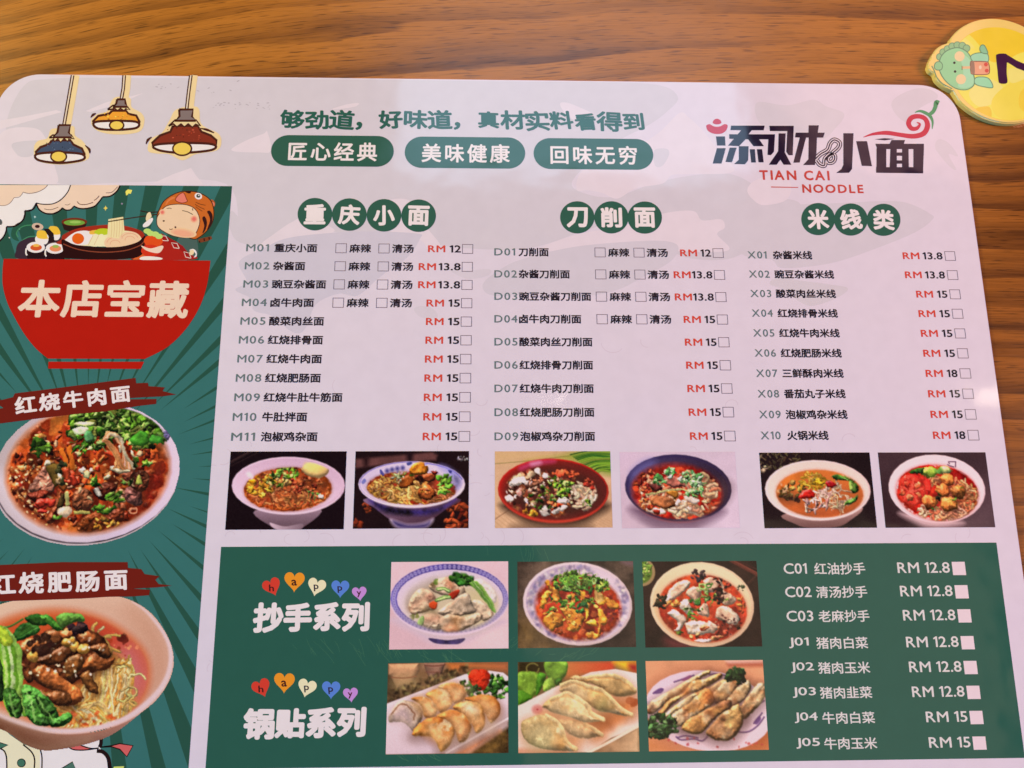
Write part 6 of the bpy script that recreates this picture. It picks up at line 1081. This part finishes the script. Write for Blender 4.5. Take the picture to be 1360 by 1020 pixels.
p.lump([(-40, 340), (20, 340), (60, 400), (50, 430), (0, 420)], (196, 220, 60), 30, .6, 1.15, pid='greens'); p.lump([(-180, 480), (-60, 430), (0, 480), (20, 640), (0, 700), (-120, 640)], (44, 70, 28), 40, .5, 1.2, .2, .8, pid='greens')
for pts in ([(110, 620), (210, 655), (265, 710), (285, 790), (200, 800), (130, 770)], [(20, 640), (80, 640), (110, 720), (90, 780), (40, 740)], [(180, 680), (240, 690), (270, 740), (220, 770)], [(240, 790), (320, 755), (345, 765), (330, 800), (260, 825)], [(130, 760), (220, 780), (240, 815), (170, 810)]): p.lump(pts, p.jit((54, 98, 32), .15), 30, .4, 1.3, .2, 1., .1, pid='greens', col2=(82, 136, 52), tf=1.4)
for q in ([(130, 660), (160, 720), (170, 790)], [(190, 680), (220, 730), (260, 790)], [(50, 660), (60, 720), (80, 770)]): p.stroke(q, 9, (150, 196, 96), a=.7)
p.clip = None; q = spline([(-220, 652), (-80, 728), (80, 796), (250, 838), (430, 834), (600, 784), (730, 690), (805, 590), (828, 480), (800, 380), (716, 270), (640, 215)], 6, False); p.fill(ribbon(q, 26 * np.sin(np.linspace(.1, math.pi - .05, len(q))) ** .7), (224, 192, 190), False, blur=4); p.fill([(-100, 730), (60, 800), (240, 846), (60, 780)], (206, 170, 150), a=.5, blur=10)
p.finish('dish_picture', menu, 'cut-out picture of braised pieces, greens and thin noodles in a cream bowl', smooth=('broth',), detail=.8, layer=16, lit=(.88, .78, .76))

# ------------------------------------------------------------------ table number tag
tag = top('table_number_tag', 'round yellow acrylic table number tag with a small green dinosaur, above the card corner', 'number tag')
ZT = 0.0026
def TG(p, z=ZT):
    p = np.asarray(p, float); return PG(1220 + p[:, 0] * 140 / 752, p[:, 1] * 190 / 1020, z)
c0 = TG(np.array([(590., 498.)]))[0]; rx = abs(TG(np.array([(208., 498.)]))[0, 0] - c0[0]); ry = abs(TG(np.array([(590., 104.)]))[0, 1] - c0[1]); RT = (rx + ry) / 2
circ = [(c0[0] + RT * math.cos(t), c0[1] + RT * math.sin(t)) for t in np.linspace(math.radians(-150), math.radians(150), 90)]
bump = TG(spline([(222, 305), (170, 318), (122, 352), (90, 404), (74, 446), (68, 478), (84, 506), (110, 524), (128, 566), (170, 606), (220, 634), (244, 645)], 5, False))
circ = [c for c in circ if not (c[0] < TG(np.array([(246., 400.)]))[0, 0])]
outline = circ + [tuple(v) for v in bump]
def acr(name, col, rough=.12, coat=.6):
    m = bpy.data.materials.new(name); m.use_nodes = True; b = m.node_tree.nodes['Principled BSDF']; b.inputs['Base Color'].default_value = (*col, 1); b.inputs['Roughness'].default_value = rough; b.inputs['Coat Weight'].default_value = coat; b.inputs['Coat Roughness'].default_value = .06
    return m
edge = acr('milky_acrylic_edge', (.90, .72, .20)); edge.node_tree.nodes['Principled BSDF'].inputs['Subsurface Weight'].default_value = .25; edge.node_tree.nodes['Principled BSDF'].inputs['Subsurface Radius'].default_value = (.004, .003, .002)
slab('acrylic_disc', outline, 0.0002, ZT, .0005, edge, tag, 3)
class TagInk(Ink):
    def __init__(s, z): super().__init__(); s.z = z
    def pt(s, p): return TG(p, ZT)
    def raw(s, q, col, faces=None):
        n = len(s.v); super().raw(q, col, faces); s.v[n:] = [(a, b, ZT + 4e-6 + s.z * 4e-6 + s.k * SZ) for a, b, _ in s.v[n:]]; return s
t = TagInk(0); cc = TG(np.array([(600., 522.)]))[0]
ring = [(cc[0] + RT * .885 * math.cos(a), cc[1] + RT * .885 * math.sin(a)) for a in np.linspace(0, 6.2832, 80, endpoint=False)]
t.raw(np.array(ring), (252, 192, 50)); face = t.build('yellow_face', tag)
t = TagInk(1)
def CL(p, col):
    q = TG(spline(p, 6)); d = q - cc; r = np.linalg.norm(d, axis=1, keepdims=True); q = cc + d * np.minimum(1, RT * .878 / np.maximum(r, 1e-9)); t.raw(q, col)
CL([(230, 290), (330, 230), (440, 330), (520, 440), (640, 420), (760, 370), (1000, 380), (1000, 900), (700, 960), (400, 800), (300, 680), (240, 520)], (248, 214, 92))
CL([(360, 660), (480, 560), (600, 620), (560, 720), (430, 760)], (246, 226, 124)); CL([(530, 700), (640, 600), (800, 540), (960, 600), (960, 800), (760, 870), (600, 850), (530, 790)], (250, 206, 84)); CL([(400, 780), (500, 760), (520, 830), (470, 840)], (248, 190, 70)); CL([(640, 500), (700, 480), (800, 400), (900, 380), (900, 480), (760, 560), (660, 590)], (244, 222, 120)); CL([(250, 290), (300, 250), (400, 340), (330, 330)], (244, 228, 110)); CL([(740, 640), (900, 600), (960, 720), (800, 800), (720, 760)], (248, 196, 70))
t.build('lemon_pattern', face)
t = TagInk(4); DKG = (98, 134, 104)
for x, y, r in ((152, 406, 22), (175, 372, 22), (206, 350, 22), (240, 330, 22), (276, 322, 22), (312, 326, 22), (342, 344, 22)): t.ell(x, y, r + 5, r + 5, DKG); t.ell(x, y, r, r, (140, 178, 130))
t.outl([(205, 360), (280, 340), (345, 370), (380, 430), (385, 500), (398, 560), (392, 610), (340, 640), (270, 632), (205, 590), (160, 530), (145, 470), (160, 405)], 7, DKG, (146, 196, 146))
t.poly([(300, 400), (340, 400), (376, 450), (382, 520), (394, 570), (380, 610), (330, 628), (280, 610), (320, 540)], (160, 206, 168))
t.outl([(112, 470), (124, 445), (152, 440), (170, 462), (164, 494), (136, 500), (116, 490)], 6, DKG, (142, 188, 138))
t.line([(94, 470), (112, 505), (130, 550), (170, 595), (240, 632)], 7, DKG)
dino = t.build('dinosaur_drawing', tag)
t = TagInk(7)
for x, y in ((292, 402), (302, 565)): t.ell(x, y, 36, 36, (226, 196, 150))
for x, y in ((255, 448), (260, 510)): t.ell(x, y, 9, 9, (40, 40, 36))
t.line([(310, 470), (310, 498)], 5, (110, 70, 50)); t.poly([(312, 474), (368, 472), (368, 490), (312, 492)], (222, 176, 130), False); t.build('dinosaur_face', dino)
t = TagInk(6)
t.outl([(372, 400), (420, 378), (490, 384), (495, 440), (440, 440), (390, 440)], 6, DKG, (156, 204, 170)); t.outl([(402, 560), (440, 548), (500, 560), (530, 622), (470, 620), (405, 600)], 6, DKG, (150, 204, 164)); t.outl([(436, 350), (445, 325), (466, 322), (484, 350), (492, 382), (450, 376)], 6, DKG, (140, 186, 150))
t.outl([(370, 445), (390, 438), (480, 440), (500, 455), (506, 500), (490, 530), (390, 530), (372, 510)], 6, (130, 84, 66), (224, 156, 124)); t.poly([(372, 448), (395, 440), (400, 526), (376, 512)], (150, 116, 96)); t.ell(480, 460, 14, 14, (206, 84, 74)); t.ell(486, 504, 14, 14, (206, 84, 74)); t.ell(440, 480, 10, 14, (238, 196, 170)); t.build('dinosaur_drink', dino)
t = TagInk(9); NV = (62, 24, 58)
t.poly([(552, 404), (560, 388), (585, 382), (622, 384), (634, 400), (630, 440), (628, 520), (634, 576), (626, 594), (604, 598), (580, 594), (570, 578), (562, 500)], NV); t.poly([(610, 384), (634, 392), (700, 432), (790, 470), (900, 516), (900, 568), (790, 520), (700, 486), (640, 448), (612, 440)], NV, False); t.build('table_number', tag)
